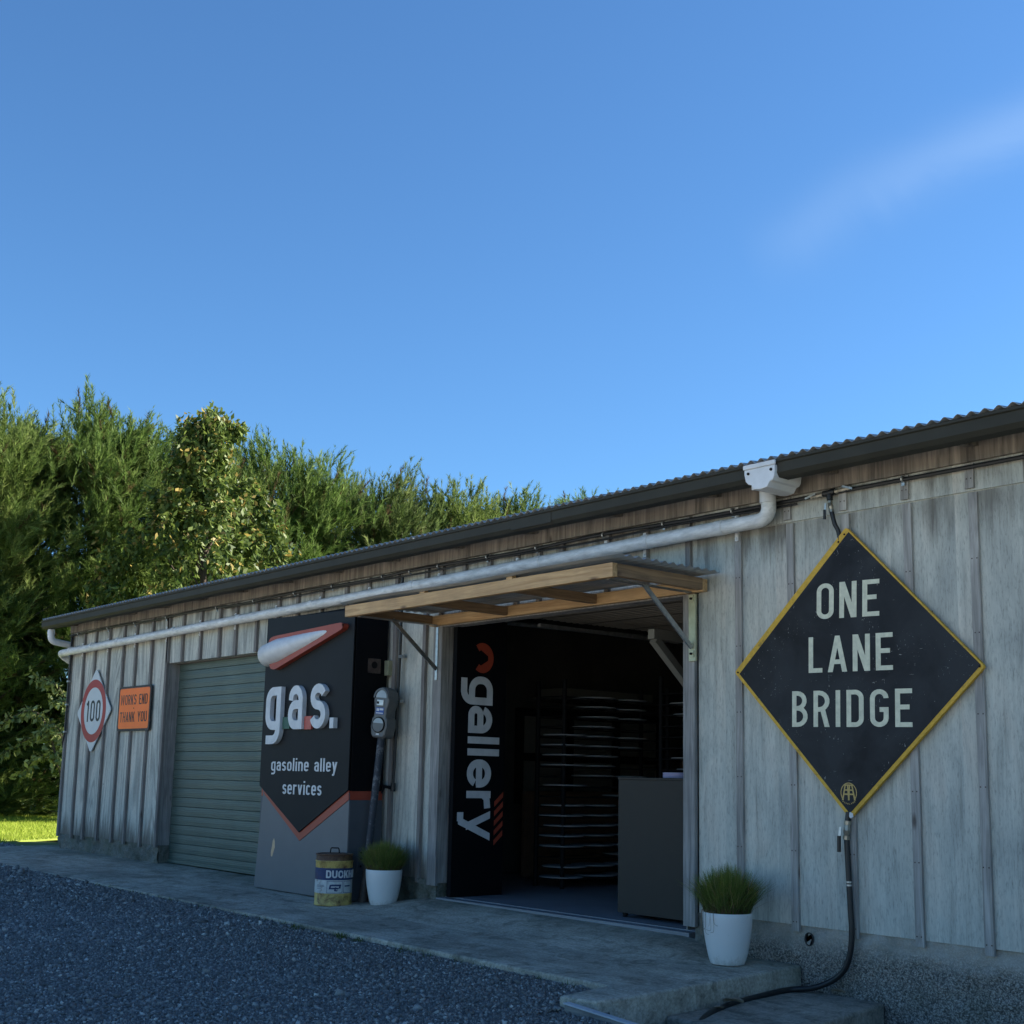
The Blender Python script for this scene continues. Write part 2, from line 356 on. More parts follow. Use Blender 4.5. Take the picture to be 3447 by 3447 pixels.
MT['leaf'] = island_mat("broad_leaves", None, 0.5, 0.35, 'tint', 0.3)
MT['grass'] = island_mat("grass_blades", [(0.0, (0.22, 0.31, 0.03)), (0.6, (0.32, 0.40, 0.05)), (1.0, (0.42, 0.46, 0.09))], 0.7, 0.35)
MT['weed'] = island_mat("weed_blades", [(0.0, (0.05, 0.08, 0.02)), (1.0, (0.12, 0.15, 0.04))], 0.8, 0.2)
MT['lawn'] = simple("lawn_turf", (0.27, 0.33, 0.05), 0.95, var=0.3, scale=3, kind='Position', bmp=0.5)
MT['paddock'] = simple("paddock", (0.10, 0.14, 0.035), 0.95, var=0.3, scale=0.3, kind='Position')
MT['potgrass'] = island_mat("pot_grass", None, 0.6, 0.3, 'tint')

# ------------------------------------------------------------------ mesh helpers
ORG = {}
def thing(name, label, cat, loc=(0, 0, 0), group=None, kind=None):
    o = bpy.data.objects.new(name, None); COL.objects.link(o); o.location = loc
    o.empty_display_size = 0.1
    o['label'] = label; o['category'] = cat
    if group: o['group'] = group
    if kind: o['kind'] = kind
    ORG[o] = Vector(loc); return o
def tag(o, label=None, cat=None, group=None, kind=None):
    for k, v in (('label', label), ('category', cat), ('group', group), ('kind', kind)):
        if v: o[k] = v
    return o

class MB:
    def __init__(s): s.v = []; s.f = []; s.second = None
    def add(s, vs, fs):
        o = len(s.v); s.v += [tuple(p) for p in vs]; s.f += [tuple(i + o for i in f) for f in fs]; return s
    def box(s, x0, x1, y0, y1, z0, z1):
        vs = [(x0, y0, z0), (x1, y0, z0), (x1, y1, z0), (x0, y1, z0), (x0, y0, z1), (x1, y0, z1), (x1, y1, z1), (x0, y1, z1)]
        return s.add(vs, [(3, 2, 1, 0), (4, 5, 6, 7), (0, 1, 5, 4), (1, 2, 6, 5), (2, 3, 7, 6), (3, 0, 4, 7)])
    def hexa(s, p):      # 8 corners: bottom ring then top ring
        return s.add(p, [(3, 2, 1, 0), (4, 5, 6, 7), (0, 1, 5, 4), (1, 2, 6, 5), (2, 3, 7, 6), (3, 0, 4, 7)])
    def prism(s, poly, mapf, d0, d1):
        k = len(poly); a = [mapf(u, v, d0) for u, v in poly]; b = [mapf(u, v, d1) for u, v in poly]
        fs = [tuple(range(k))[::-1], tuple(range(k, 2 * k))] + [(i, (i + 1) % k, k + (i + 1) % k, k + i) for i in range(k)]
        return s.add(a + b, fs)
    def tube(s, path, r, n=12, caps=True):
        P = [Vector(p) for p in path]; rs = r if hasattr(r, '__len__') else [r] * len(P)
        t0 = (P[1] - P[0]).normalized(); ref = Vector((0, 0, 1)) if abs(t0.z) < 0.9 else Vector((1, 0, 0))
        nrm = t0.cross(ref).normalized(); rings = []
        for i, p in enumerate(P):
            t = (P[min(i + 1, len(P) - 1)] - P[max(i - 1, 0)]).normalized()
            nrm = (nrm - t * nrm.dot(t)).normalized(); bn = t.cross(nrm)
            rings.append([p + (nrm * math.cos(a) + bn * math.sin(a)) * rs[i] for a in [2 * math.pi * j / n for j in range(n)]])
        vs = [q for ring in rings for q in ring]
        fs = [(i * n + j, i * n + (j + 1) % n, (i + 1) * n + (j + 1) % n, (i + 1) * n + j) for i in range(len(P) - 1) for j in range(n)]
        if caps: fs += [tuple(range(n))[::-1], tuple((len(P) - 1) * n + j for j in range(n))]
        return s.add(vs, fs)
    def lathe(s, prof, c=(0, 0, 0), n=40, sx=1.0, sy=1.0):
        k = len(prof)
        vs = [(c[0] + r * sx * math.cos(2 * math.pi * j / n), c[1] + r * sy * math.sin(2 * math.pi * j / n), c[2] + z) for r, z in prof for j in range(n)]
        fs = [(i * n + j, i * n + (j + 1) % n, (i + 1) * n + (j + 1) % n, (i + 1) * n + j) for i in range(k - 1) for j in range(n)]
        if prof[0][0] > 1e-6: fs.append(tuple(range(n))[::-1])
        if prof[-1][0] > 1e-6: fs.append(tuple((k - 1) * n + j for j in range(n)))
        return s.add(vs, fs)
    def beam(s, p, q, w, h, upv=(0, 0, 1)):
        p, q = Vector(p), Vector(q); t = (q - p).normalized(); sd = t.cross(Vector(upv)).normalized() * (w / 2); uu = sd.cross(t).normalized() * (h / 2)
        return s.hexa([p - sd - uu, p + sd - uu, q + sd - uu, q - sd - uu, p - sd + uu, p + sd + uu, q + sd + uu, q - sd + uu])
    def build(s, name, m, parent=None, smooth=False, bevel=0.0, root=None):
        me = bpy.data.meshes.new(name)
        off = Vector((0, 0, 0))
        if parent is not None:
            off = ORG[parent]
        vs = [(x - off.x, y - off.y, z - off.z) for x, y, z in s.v]
        me.from_pydata(vs, [], s.f); me.update()
        import bmesh
        bm = bmesh.new(); bm.from_mesh(me); bmesh.ops.recalc_face_normals(bm, faces=bm.faces); bm.to_mesh(me); bm.free()
        me.materials.append(m if s.second is None else m[0])
        if s.second is not None:
            me.materials.append(m[1]); me.polygons.foreach_set("material_index", [0 if i < s.second else 1 for i in range(len(me.polygons))])
        if smooth:
            me.polygons.foreach_set("use_smooth", [True] * len(me.polygons))
            try: me.set_sharp_from_angle(angle=math.radians(40))
            except Exception: pass
        o = bpy.data.objects.new(name, me); COL.objects.link(o)
        if parent is not None: o.parent = parent
        ORG[o] = off
        if bevel:
            bv = o.modifiers.new("bevel", 'BEVEL'); bv.width = bevel; bv.segments = 2; bv.limit_method = 'ANGLE'; bv.angle_limit = math.radians(50)
        return o

def fast_mesh(name, verts, loops, starts, mat, tint=None, parent=None, smooth=False):
    """numpy arrays -> one mesh object"""
    me = bpy.data.meshes.new(name)
    me.vertices.add(len(verts)); me.vertices.foreach_set("co", verts.astype(np.float32).ravel())
    me.loops.add(len(loops)); me.loops.foreach_set("vertex_index", loops.astype(np.int32))
    me.polygons.add(len(starts)); me.polygons.foreach_set("loop_start", starts.astype(np.int32))
    me.update(calc_edges=True); me.validate()
    if tint is not None:
        at = me.color_attributes.new("tint", 'FLOAT_COLOR', 'POINT')
        c = np.ones((len(verts), 4), np.float32); c[:, :3] = tint; at.data.foreach_set("color", c.ravel())
    me.materials.append(mat)
    if smooth: me.polygons.foreach_set("use_smooth", np.ones(len(starts), bool))
    o = bpy.data.objects.new(name, me); COL.objects.link(o)
    if parent is not None: o.parent = parent
    return o
def tris(name, V, mat, tint=None, parent=None):      # V: (n,3,3)
    n = len(V); return fast_mesh(name, V.reshape(-1, 3), np.arange(3 * n), np.arange(n) * 3, mat, None if tint is None else np.repeat(tint, 3, 0), parent)
def quads(name, V, mat, tint=None, parent=None):     # V: (n,4,3)
    n = len(V); return fast_mesh(name, V.reshape(-1, 3), np.arange(4 * n), np.arange(n) * 4, mat, None if tint is None else np.repeat(tint, 4, 0), parent)

def bend(pts, r=0.06, n=6):
    """round the corners of a polyline"""
    P = [Vector(p) for p in pts]; out = [P[0]]
    for a, b, c in zip(P, P[1:], P[2:]):
        u = (a - b); v = (c - b); d = min(r, u.length / 2, v.length / 2); u.normalize(); v.normalize()
        p0, p1 = b + u * d, b + v * d
        for i in range(n + 1):
            t = i / n; out.append(p0 * (1 - t) ** 2 + b * 2 * t * (1 - t) + p1 * t * t)
    out.append(P[-1]); return out
def spline(pts, n=8):
    P = [Vector(p) for p in pts]; P = [P[0] * 2 - P[1]] + P + [P[-1] * 2 - P[-2]]; out = []
    for i in range(1, len(P) - 2):
        for k in range(n):
            t = k / n
            out.append(0.5 * ((2 * P[i]) + (P[i + 1] - P[i - 1]) * t + (2 * P[i - 1] - 5 * P[i] + 4 * P[i + 1] - P[i + 2]) * t * t + (3 * P[i] - P[i - 1] - 3 * P[i + 1] + P[i + 2]) * t ** 3))
    out.append(P[-2]); return out

# ------------------------------------------------------------------ stroke lettering
def arc(cx, cy, rx, ry, a0, a1, n=9):
    return [(cx + rx * math.cos(math.radians(a0 + (a1 - a0) * i / n)), cy + ry * math.sin(math.radians(a0 + (a1 - a0) * i / n))) for i in range(n + 1)]
def rrect(l, b, r, t, R):
    R = min(R, (r - l) / 2, (t - b) / 2)
    return arc(r - R, t - R, R, R, 0, 90) + arc(l + R, t - R, R, R, 90, 180) + arc(l + R, b + R, R, R, 180, 270) + arc(r - R, b + R, R, R, 270, 360)
def glyph(ch, w, s, RR=9, asc=1.38, desc=-0.4):
    """centre-line strokes ('S', points, closed) and plain outlines ('P', points) in a box w wide and 1 high"""
    h = s / 2; l, r, b, t = h, w - h, h, 1 - h; R = min(RR, (r - l) / 2); m = 0.52
    S = lambda p, c=False: ('S', p, c)
    if ch in 'O0o': return [S(rrect(l, b, r, t, R), True)]
    if ch == '1': return [S([(w / 2 + .04, 0), (w / 2 + .04, 1)]), S([(w / 2 + .04, 0.93), (w * .1, 0.80)])]
    if ch == 'N': return [S([(l, 0), (l, 1)]), S([(r, 0), (r, 1)]), ('P', [(0, 1), (s * 1.15, 1), (w, 0), (w - s * 1.15, 0)])]
    if ch == 'E': return [S([(l, 0), (l, 1)]), S([(l, b), (w, b)]), S([(l, t), (w, t)]), S([(l, m), (w * .84, m)])]
    if ch == 'L': return [S([(l, 0), (l, 1)]), S([(l, b), (w, b)])]
    if ch in 'I': return [S([(w / 2, 0), (w / 2, 1)])]
    if ch == 'l': return [S([(w / 2, 0), (w / 2, asc)])]
    if ch == 'i': return [S([(w / 2, 0), (w / 2, 1)]), S([(w / 2, asc - s * 1.05), (w / 2, asc)])]
    if ch == '.': return [S([(w / 2, 0), (w / 2, s * 1.15)])]
    if ch == 'H': return [S([(l, 0), (l, 1)]), S([(r, 0), (r, 1)]), S([(l, m), (r, m)])]
    if ch == 'T': return [S([(w / 2, 0), (w / 2, 1)]), S([(0, t), (w, t)])]
    if ch == 'A': return [('P', [(0, 0), (s * 1.05, 0), (w / 2 + s * .5, 1), (w / 2 - s * .5, 1)]), ('P', [(w, 0), (w - s * 1.05, 0), (w / 2 - s * .5, 1), (w / 2 + s * .5, 1)]), S([(w * .2, .28), (w * .8, .28)])]
    if ch == 'D': return [S([(l, b), (l, t)] + arc(r - R, t - R, R, R, 90, 0) + arc(r - R, b + R, R, R, 0, -90), True)]
    if ch == 'B':
        R1, R2 = (t - m) / 2, (m - b) / 2; r1 = r - .03
        return [S([(l, 0), (l, 1)]), S([(l, t)] + arc(r1 - R1, m + R1, R1, R1, 90, -90) + [(l, m)]), S([(l, m)] + arc(r - R2, b + R2, R2, R2, 90, -90) + [(l, b)])]
    if ch == 'R':
        R1 = (t - m + .04) / 2; mm = m - .04
        return [S([(l, 0), (l, 1)]), S([(l, t)] + arc(r - R1, mm + R1, R1, R1, 90, -90) + [(l, mm)]), ('P', [(w * .42, mm), (w * .42 + s * 1.1, mm), (w, 0), (w - s * 1.1, 0)])]
    if ch == 'G': return [S([(r, .76)] + arc(l + R, t - R, R, R, 5, 180) + arc(l + R, b + R, R, R, 180, 360) + [(r, .46), (w * .52, .46)])]
    if ch == 'C': return [S([(r, .74)] + arc(l + R, t - R, R, R, 5, 180) + arc(l + R, b + R, R, R, 180, 355) + [(r, .26)])]
    if ch == 'c': return [S(arc(l + R, t - R, R, R, 15, 180) + arc(l + R, b + R, R, R, 180, 345))]
    if ch in 'Ss':
        rx = (r - l) / 2; ry1 = (t - m) / 2; ry2 = (m - b) / 2
        return [S(arc(w / 2, m + ry1, rx, ry1, 18, 270, 14) + arc(w / 2, b + ry2, rx, ry2, 90, -162, 14)[1:])]
    if ch == 'K': return [S([(l, 0), (l, 1)]), ('P', [(w - s * 1.2, 1), (w, 1), (s, .30), (s, .50)]), ('P', [(w * .36, .56), (w * .36 + s * .9, .68), (w, 0), (w - s * 1.2, 0)])]
    if ch == 'Y': return [S([(w / 2, 0), (w / 2, .48)]), ('P', [(0, 1), (s * 1.15, 1), (w / 2 + s * .5, .42), (w / 2 - s * .5, .42)]), ('P', [(w, 1), (w - s * 1.15, 1), (w / 2 - s * .5, .42), (w / 2 + s * .5, .42)])]
    if ch == 'U': return [S([(l, 1)] + arc(l + R, b + R, R, R, 180, 360) + [(r, 1)])]
    if ch == 'W':
        q = s * .9
        return [('P', [(0, 1), (q, 1), (w * .25 + q / 2, 0), (w * .25 - q / 2, 0)]), ('P', [(w * .25 - q / 2, 0), (w * .25 + q / 2, 0), (w / 2 + q / 2, 1), (w / 2 - q / 2, 1)]),
                ('P', [(w / 2 - q / 2, 1), (w / 2 + q / 2, 1), (w * .75 + q / 2, 0), (w * .75 - q / 2, 0)]), ('P', [(w * .75 - q / 2, 0), (w * .75 + q / 2, 0), (w, 1), (w - q, 1)])]
    if ch == 'a':
        k = .50 if s > .2 else .56; R3 = min(R, (k - b) / 2)
        return [S([(l + .01, t - min(R, .24))] + arc(l + R, t - R, R, R, 155, 90, 5) + arc(r - R, t - R, R, R, 90, 0) + [(r, 0)]),
                S([(r, k)] + arc(l + R3, k - R3, R3, R3, 90, 180) + arc(l + R3, b + R3, R3, R3, 180, 270) + [(r, b)])]
    if ch == 'g':
        d = desc + h
        return [S([(r, t)] + arc(l + R, t - R, R, R, 90, 180) + arc(l + R, b + R, R, R, 180, 270) + [(r, b)]), S([(r, 1)] + arc(r - R, d + R, R, R, 0, -90) + [(l * .6, d)])]
    if ch == 'n': return [S([(l, 0), (l, 1)]), S([(l, t - .12)] + arc(l + R, t - R, R, R, 120, 90, 4) + arc(r - R, t - R, R, R, 90, 0) + [(r, 0)])]
    if ch == 'r': return [S([(l, 0), (l, 1)]), S([(l, t - .20), (l + (r - l) * .35, t - .04), (w, t)])]
    if ch == 'e': return [S([(l, .5), (w - s * .3, .5)]), S([(r, .5 - h * .9)] + arc(r - R, t - R, R, R, 0, 90) + arc(l + R, t - R, R, R, 90, 180) + arc(l + R, b + R, R, R, 180, 270) + arc(r - R, b + R, R, R, 270, 335))]
    if ch == 'v': return [('P', [(0, 1), (s, 1), (w / 2 + s * .5, 0), (w / 2 - s * .5, 0)]), ('P', [(w, 1), (w - s, 1), (w / 2 - s * .5, 0), (w / 2 + s * .5, 0)])]
    if ch == 'y':
        f = 1 / (1 - desc)
        xb = w * .30
        return [('P', [(0, 1), (s, 1), (w / 2 + s * .55, .02), (w / 2 - s * .45, .02)]), ('P', [(w, 1), (w - s, 1), (xb - s * .5, desc + .02), (xb + s * .55, desc + .02)]), S([(xb + .04, desc + h * .8), (w * .04, desc + h * .8)])]
    if ch == 'M': return [S([(l, 0), (l, 1)]), S([(r, 0), (r, 1)]), ('P', [(0, 1), (s, 1), (w / 2 + s / 2, .2), (w / 2 - s / 2, .2)]), ('P', [(w, 1), (w - s, 1), (w / 2 - s / 2, .2), (w / 2 + s / 2, .2)])]
    return []
def strip(pts, s, closed):
    P = [Vector((x, y)) for x, y in pts]; Q = [P[0]]
    for p in P[1:]:
        if (p - Q[-1]).length > 1e-5: Q.append(p)
    if closed and (Q[0] - Q[-1]).length < 1e-5: Q.pop()
    P = Q; k = len(P); L, Rr = [], []
    for i in range(k):
        a = P[i - 1] if (closed or i > 0) else None; c = P[(i + 1) % k] if (closed or i < k - 1) else None
        t1 = (P[i] - a).normalized() if a is not None else None; t2 = (c - P[i]).normalized() if c is not None else None
        if t1 is None: t1 = t2
        if t2 is None: t2 = t1
        n1 = Vector((-t1.y, t1.x)); n2 = Vector((-t2.y, t2.x)); mN = (n1 + n2)
        mN = mN.normalized() if mN.length > 1e-6 else n1
        kf = s / 2 / max(0.4, mN.dot(n1)); L.append(P[i] + mN * kf); Rr.append(P[i] - mN * kf)
    return L, Rr
def letters(mb, text, mapf, width, height, ws, s, gap, depth=0.001, RR=9, asc=1.38, desc=-0.4, d0=0.0):
    """lays text out to the given width; mapf(u, v, d) places it"""
    ws = {c: (ws.get(c, ws['*'])) for c in set(text)}
    tot = sum(ws[c] for c in text) + gap * (len(text) - 1); k = width / (tot * height); u0 = 0.0; q = 0
    for c in text:
        for st in glyph(c, ws[c], s, RR, asc, desc):
            dd = d0 + depth + q * 0.00012; q += 1
            F = lambda u, v, d: mapf((u0 + u) * k * height, v * height, d)
            if st[0] == 'P': mb.prism(st[1], F, d0, dd)
            else:
                L, Rr = strip(st[1], s, st[2]); n = len(L); seg = n if st[2] else n - 1
                for i in range(0, 1):
                    top = [F(p.x, p.y, dd) for p in L] + [F(p.x, p.y, dd) for p in Rr]; bot = [F(p.x, p.y, d0) for p in L] + [F(p.x, p.y, d0) for p in Rr]
                    fs = []
                    for j in range(seg):
                        a, b_ = j, (j + 1) % n
                        fs += [(a, b_, n + b_, n + a), (a, b_, 2 * n + b_, 2 * n + a), (n + a, n + b_, 3 * n + b_, 3 * n + a)]
                    if not st[2]: fs += [(0, n, 3 * n, 2 * n), (n - 1, 2 * n - 1, 4 * n - 1, 3 * n - 1)]
                    mb.add(top + bot, fs)
        u0 += ws[c] + gap
    return mb
def wallmap(x0, z0, y, tilt=0.0):
    """u to the right, v up, d towards the viewer, on a plane parallel to the wall"""
    c, s_ = math.cos(tilt), math.sin(tilt)
    return lambda u, v, d: (x0 + u * c - v * s_, y - d, z0 + u * s_ + v * c)

# ------------------------------------------------------------------ ground, lawn, slab
def gz(x, y):
    xx = min(max(x, -16.3), -3.0); yy = min(max(y, -6.0), -1.27)
    z = -1.085 - 0.0065 * (xx + 16.3) + 0.02 * (yy + 1.27)
    if x < -4.9: z += 0.026 * max(0.0, 1 - max(0.0, -1.27 - y) / 0.8)
    if x > -4.73 and y > -1.72: z = -1.37
    return z
xs = [-900, -300, -120, -60, -40] + list(np.arange(-30, -16, 1.0)) + list(np.arange(-16, -5, 0.5)) + [-5.0, -4.9, -4.74, -4.72, -4.5, -4.0, -3.5, -3, -2, 0, 2, 6, 12, 30, 80, 300, 900]
ys = [-900, -300, -80, -30, -15, -9, -7, -6, -5, -4, -3, -2.5, -2.07, -1.95, -1.78, -1.73, -1.71, -1.27, -0.6, 0.0, 1, 2, 4, 7, 12, 20, 40, 100, 300, 900]
mb = MB(); nx, ny = len(xs), len(ys)
mb.v = [(x, y, gz(x, y) - (0.02 if x < -19.0 or y < -7 or y > 0.2 else 0)) for y in ys for x in xs]
mb.f = [(j * nx + i, j * nx + i + 1, (j + 1) * nx + i + 1, (j + 1) * nx + i) for j in range(ny - 1) for i in range(nx - 1)]
tag(mb.build('ground', MT['paddock']), kind='structure')
mb = MB()
gx = list(np.arange(-19.4, -5, 0.6)) + [-5.0, -4.9, -4.74, -4.72, -4.0, -3.0, -1, 1, 4]; gy = [-9, -7, -6, -5, -4, -3, -2.5, -2.07, -1.95, -1.78, -1.73, -1.71, -1.27, -0.6, 0.02]
nx, ny = len(gx), len(gy)
mb.v = [(x, y, gz(x, y) + 0.006) for y in gy for x in gx]
mb.f = [(j * nx + i, j * nx + i + 1, (j + 1) * nx + i + 1, (j + 1) * nx + i) for j in range(ny - 1) for i in range(nx - 1)]
mb.add([(-20.6, 0.02, -1.079), (-16.0, 0.02, -1.079), (-16.0, 8, -1.079), (-21.3, 8, -1.079)], [(0, 1, 2, 3)])
tag(mb.build('gravel_yard', MT['gravelbed']), kind='structure')
# unseen pale ground, added so sunlight bounces warm onto the shaded wall
mb = MB(); mb.add([(-45, -60, -1.17), (60, -60, -1.17), (60, -6.0, -1.17), (-45, -6.0, -1.17)], [(0, 1, 2, 3)])
tag(mb.build('bounce_ground', simple("pale_bounce_surface", (0.62, 0.58, 0.50), 0.9, var=0.1, scale=2, kind='Position')), kind='structure')
# lawn strip behind the end of the shed
LA = [(-18.75, 0.05), (-20.2, 2.3), (-21.5, 4.6), (-23.5, 9), (-31, 9), (-31, -6), (-22, -6), (-19.6, -1.6)]
mb = MB(); mb.add([(x, y, -1.055) for x, y in LA] + [(x, y, -1.10) for x, y in LA], [tuple(range(8))] + [(i, (i + 1) % 8, 8 + (i + 1) % 8, 8 + i) for i in range(8)])
tag(mb.build('lawn', MT['lawn']), kind='structure')

def inpoly(px, py, poly):
    ins = np.zeros(len(px), bool); k = len(poly)
    for i in range(k):
        x0, y0 = poly[i]; x1, y1 = poly[(i + 1) % k]
        c = ((y0 > py) != (y1 > py)) & (px < (x1 - x0) * (py - y0) / (y1 - y0 + 1e-12) + x0); ins ^= c
    return ins
n = 120000; gxp = rng.uniform(-30, -18.7, n); gyp = rng.uniform(-4, 9, n); k = inpoly(gxp, gyp, LA); gxp, gyp = gxp[k], gyp[k]; n = len(gxp)
ang = rng.uniform(0, 2 * np.pi, n); hh = rng.uniform(0.03, 0.075, n); w = 0.006
base = np.stack([gxp, gyp, np.full(n, -1.056)], 1); sd = np.stack([np.cos(ang), np.sin(ang), np.zeros(n)], 1) * w
tip = base + np.stack([rng.normal(0, .02, n), rng.normal(0, .02, n), hh], 1)
o = tris('grass', np.stack([base - sd, base + sd, tip], 1), MT['grass']); tag(o, 'bright sunlit mown grass behind the far end of the shed', 'grass', kind='stuff')

# crushed stone over the yard
def stones(n, area, size, seed):
    r = np.random.default_rng(seed)
    x = r.uniform(area[0], area[1], n); y = r.uniform(area[2], area[3], n)
    ok = ~((x > -17.0) & (x < -4.98) & (y > -1.275)) & ~((x > -5.0) & (x < -4.68) & (y > -1.70)) & ~((x > -4.73) & (x < -3.98) & (y > -1.2))
    x, y = x[ok], y[ok]; n = len(x)
    s = size * r.lognormal(0, 0.35, n)
    cube = np.array([(-1, -1, -1), (1, -1, -1), (1, 1, -1), (-1, 1, -1), (-1, -1, 1), (1, -1, 1), (1, 1, 1), (-1, 1, 1)], float)
    V = cube[None] * (1 + r.uniform(-.55, .35, (n, 8, 3))) * 0.5
    V *= (s[:, None] * np.stack([r.uniform(.7, 1.3, n), r.uniform(.6, 1.1, n), r.uniform(.4, .8, n)], 1))[:, None, :]
    # random tumble
    q = r.normal(size=(n, 4)); q /= np.linalg.norm(q, axis=1)[:, None]
    q[:, 1:3] *= 0.55; q /= np.linalg.norm(q, axis=1)[:, None]
    w_, a, b, c = q.T
    Rm = np.stack([1 - 2 * (b * b + c * c), 2 * (a * b - c * w_), 2 * (a * c + b * w_), 2 * (a * b + c * w_), 1 - 2 * (a * a + c * c), 2 * (b * c - a * w_), 2 * (a * c - b * w_), 2 * (b * c + a * w_), 1 - 2 * (a * a + b * b)], 1).reshape(n, 3, 3)
    V = np.einsum('nij,nkj->nki', Rm, V)
    z = np.array([gz(i, j) for i, j in zip(x, y)]) + 0.006 + s * r.uniform(-0.05, 0.28, n)
    V += np.stack([x, y, z], 1)[:, None, :]
    return V
SV = np.concatenate([stones(100000, (-10.5, -4.2, -4.6, -1.2), 0.0108, 1), stones(62000, (-15, -8.5, -5.2, -1.2), 0.0145, 2), stones(26000, (-20.5, -12, -5.5, 0.0), 0.022, 3), stones(5000, (-4.7, -2.2, -1.7, -0.02), 0.015, 4)])
n = len(SV); fq = np.array([(3, 2, 1, 0), (4, 5, 6, 7), (0, 1, 5, 4), (1, 2, 6, 5), (2, 3, 7, 6), (3, 0, 4, 7)])
L = (np.arange(n)[:, None, None] * 8 + fq[None]).ravel()
o = fast_mesh('gravel', SV.reshape(-1, 3), L, np.arange(n * 6) * 4, MT['stone']); tag(o, 'dark blue grey crushed stone covering the yard', 'gravel', kind='stuff')

n = 900; t = rng.uniform(0, 1, n); cx_ = np.where(rng.uniform(0, 1, n) < .6, rng.normal(-7.6, .55, n), rng.uniform(-12, -5.1, n)); cy_ = -1.285 - np.abs(rng.normal(0, .035, n))
cl_ = np.sin(cx_ * 9) + np.sin(cx_ * 23.7) > .3; cx_, cy_ = cx_[cl_], cy_[cl_]; n = len(cx_); ang = rng.uniform(0, 2 * np.pi, n)
base = np.stack([cx_, cy_, np.array([gz(i, j) for i, j in zip(cx_, cy_)]) + .008], 1); sd = np.stack([np.cos(ang), np.sin(ang), np.zeros(n)], 1) * .003
o = tris('weeds', np.stack([base - sd, base + sd, base + np.stack([rng.normal(0, .02, n), rng.normal(0, .02, n), rng.uniform(.012, .05, n)], 1)], 1), MT['weed']); tag(o, 'small green weeds in the joint between slab and crushed stone', 'weeds', kind='stuff')

# concrete apron along the shed (two pours with an open joint), with a short tongue at its near end
def slabz(x, y): return -1.0 - 0.0035 * (x + 16.3) + 0.037 * y
def slab(mb, poly, th=0.12):
    k = len(poly); mb.add([(x, y, slabz(x, y)) for x, y in poly] + [(x, y, slabz(x, y) - th) for x, y in poly], [tuple(range(k)), tuple(range(k, 2 * k))[::-1]] + [(i, (i + 1) % k, k + (i + 1) % k, k + i) for i in range(k)])
mb = MB(); slab(mb, [(-17.3, -1.27), (-9.62, -1.27), (-9.56, 0.14), (-16.6, 0.14), (-16.65, 0.35), (-16.8, 0.35)])
edge = [(-9.61, -1.27), (-7.2, -1.262), (-6.1, -1.275), (-5.02, -1.268), (-5.0, -1.45), (-4.98, -1.66), (-4.86, -1.64), (-4.76, -1.60), (-4.725, -1.48), (-4.715, -1.2), (-4.71, -0.5), (-4.705, 0.0), (-5.5, 0.0), (-5.52, 0.10), (-8.3, 0.10), (-8.3, 0.0), (-9.55, 0.0)]
slab(mb, edge, 0.30)
tag(mb.build('pavement', MT['concrete'], bevel=0.012), kind='structure')

def rampz(x, y):
    u = min(1, max(0, (x + 8.95) / .7)) * min(1, max(0, (-5.15 - x) / .5)); v = min(1, max(0, (y + .62) / .62))
    u = u * u * (3 - 2 * u); v = v * v * (3 - 2 * v); return slabz(x, y) + .062 * u * v + (.003 if u * v > 0 else -.004)
mb = MB(); nx, ny = 76, 14
mb.v = [(-9.0 + 3.85 * i / nx, -.64 + .645 * j / ny, rampz(-9.0 + 3.85 * i / nx, -.64 + .645 * j / ny)) for j in range(ny + 1) for i in range(nx + 1)]
mb.f = [(j * (nx + 1) + i, j * (nx + 1) + i + 1, (j + 1) * (nx + 1) + i + 1, (j + 1) * (nx + 1) + i) for j in range(ny) for i in range(nx)]
tag(mb.build('pavement_ramp', MT['concrete'], smooth=True), kind='structure')

# ------------------------------------------------------------------ shed
shed = thing('timber_shed', 'long weathered grey plywood shed with battens and a corrugated iron roof', 'shed', (-10, 2, -1.0))
XL, XR, WB, WT, D = -16.3, 4.0, -0.815, 1.93, 9.0
DL, DR, DH = -8.24, -5.60, 1.215        # gallery doorway
RL, RR_, RH = -13.4, -10.2, 1.20        # roller door opening
mb = MB()
for x0, x1, z0, z1 in [(XL, RL, WB, WT), (RL, RR_, RH, WT), (RR_, DL - 0.11, WB, WT), (DL - 0.11, DR + 0.11, DH + 0.02, WT), (DR + 0.11, XR, WB, WT)]:
    mb.box(x0, x1, 0.0, 0.10, z0, z1)
mb.box(XL, XL + 0.1, 0.10, D, WB, WT); mb.box(XR - 0.1, XR, 0.10, D, WB, WT); mb.box(XL, XR, D - 0.1, D, WB, WT)
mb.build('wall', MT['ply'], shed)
# battens
def batten(x, z0, z1, y=0.0, w=0.045, t=0.03, m='batten_dark'):
    lean = random.uniform(-.006, .006); b = MB()
    b.hexa([(x - w / 2, y - t, z0), (x + w / 2, y - t, z0), (x + w / 2, y, z0), (x - w / 2, y, z0), (x - w / 2 + lean, y - t, z1), (x + w / 2 + lean, y - t, z1), (x + w / 2 + lean, y, z1), (x - w / 2 + lean, y, z1)])
    if m == 'batten':
        b.second = len(b.f); zz_ = z0 + .05
        while zz_ < z1:
            for o_ in (-.013, .013):
                xn = x + o_ + lean * (zz_ - z0) / (z1 - z0) + random.uniform(-.003, .003); b.box(xn - .0035, xn + .0035, y - t - .0015, y - t + .001, zz_, zz_ + .007)
            zz_ += random.uniform(.38, .44)
        b.build('batten', [MT[m], MT['rustpole']], shed); return
    b.build('batten', MT[m], shed, bevel=0.002)
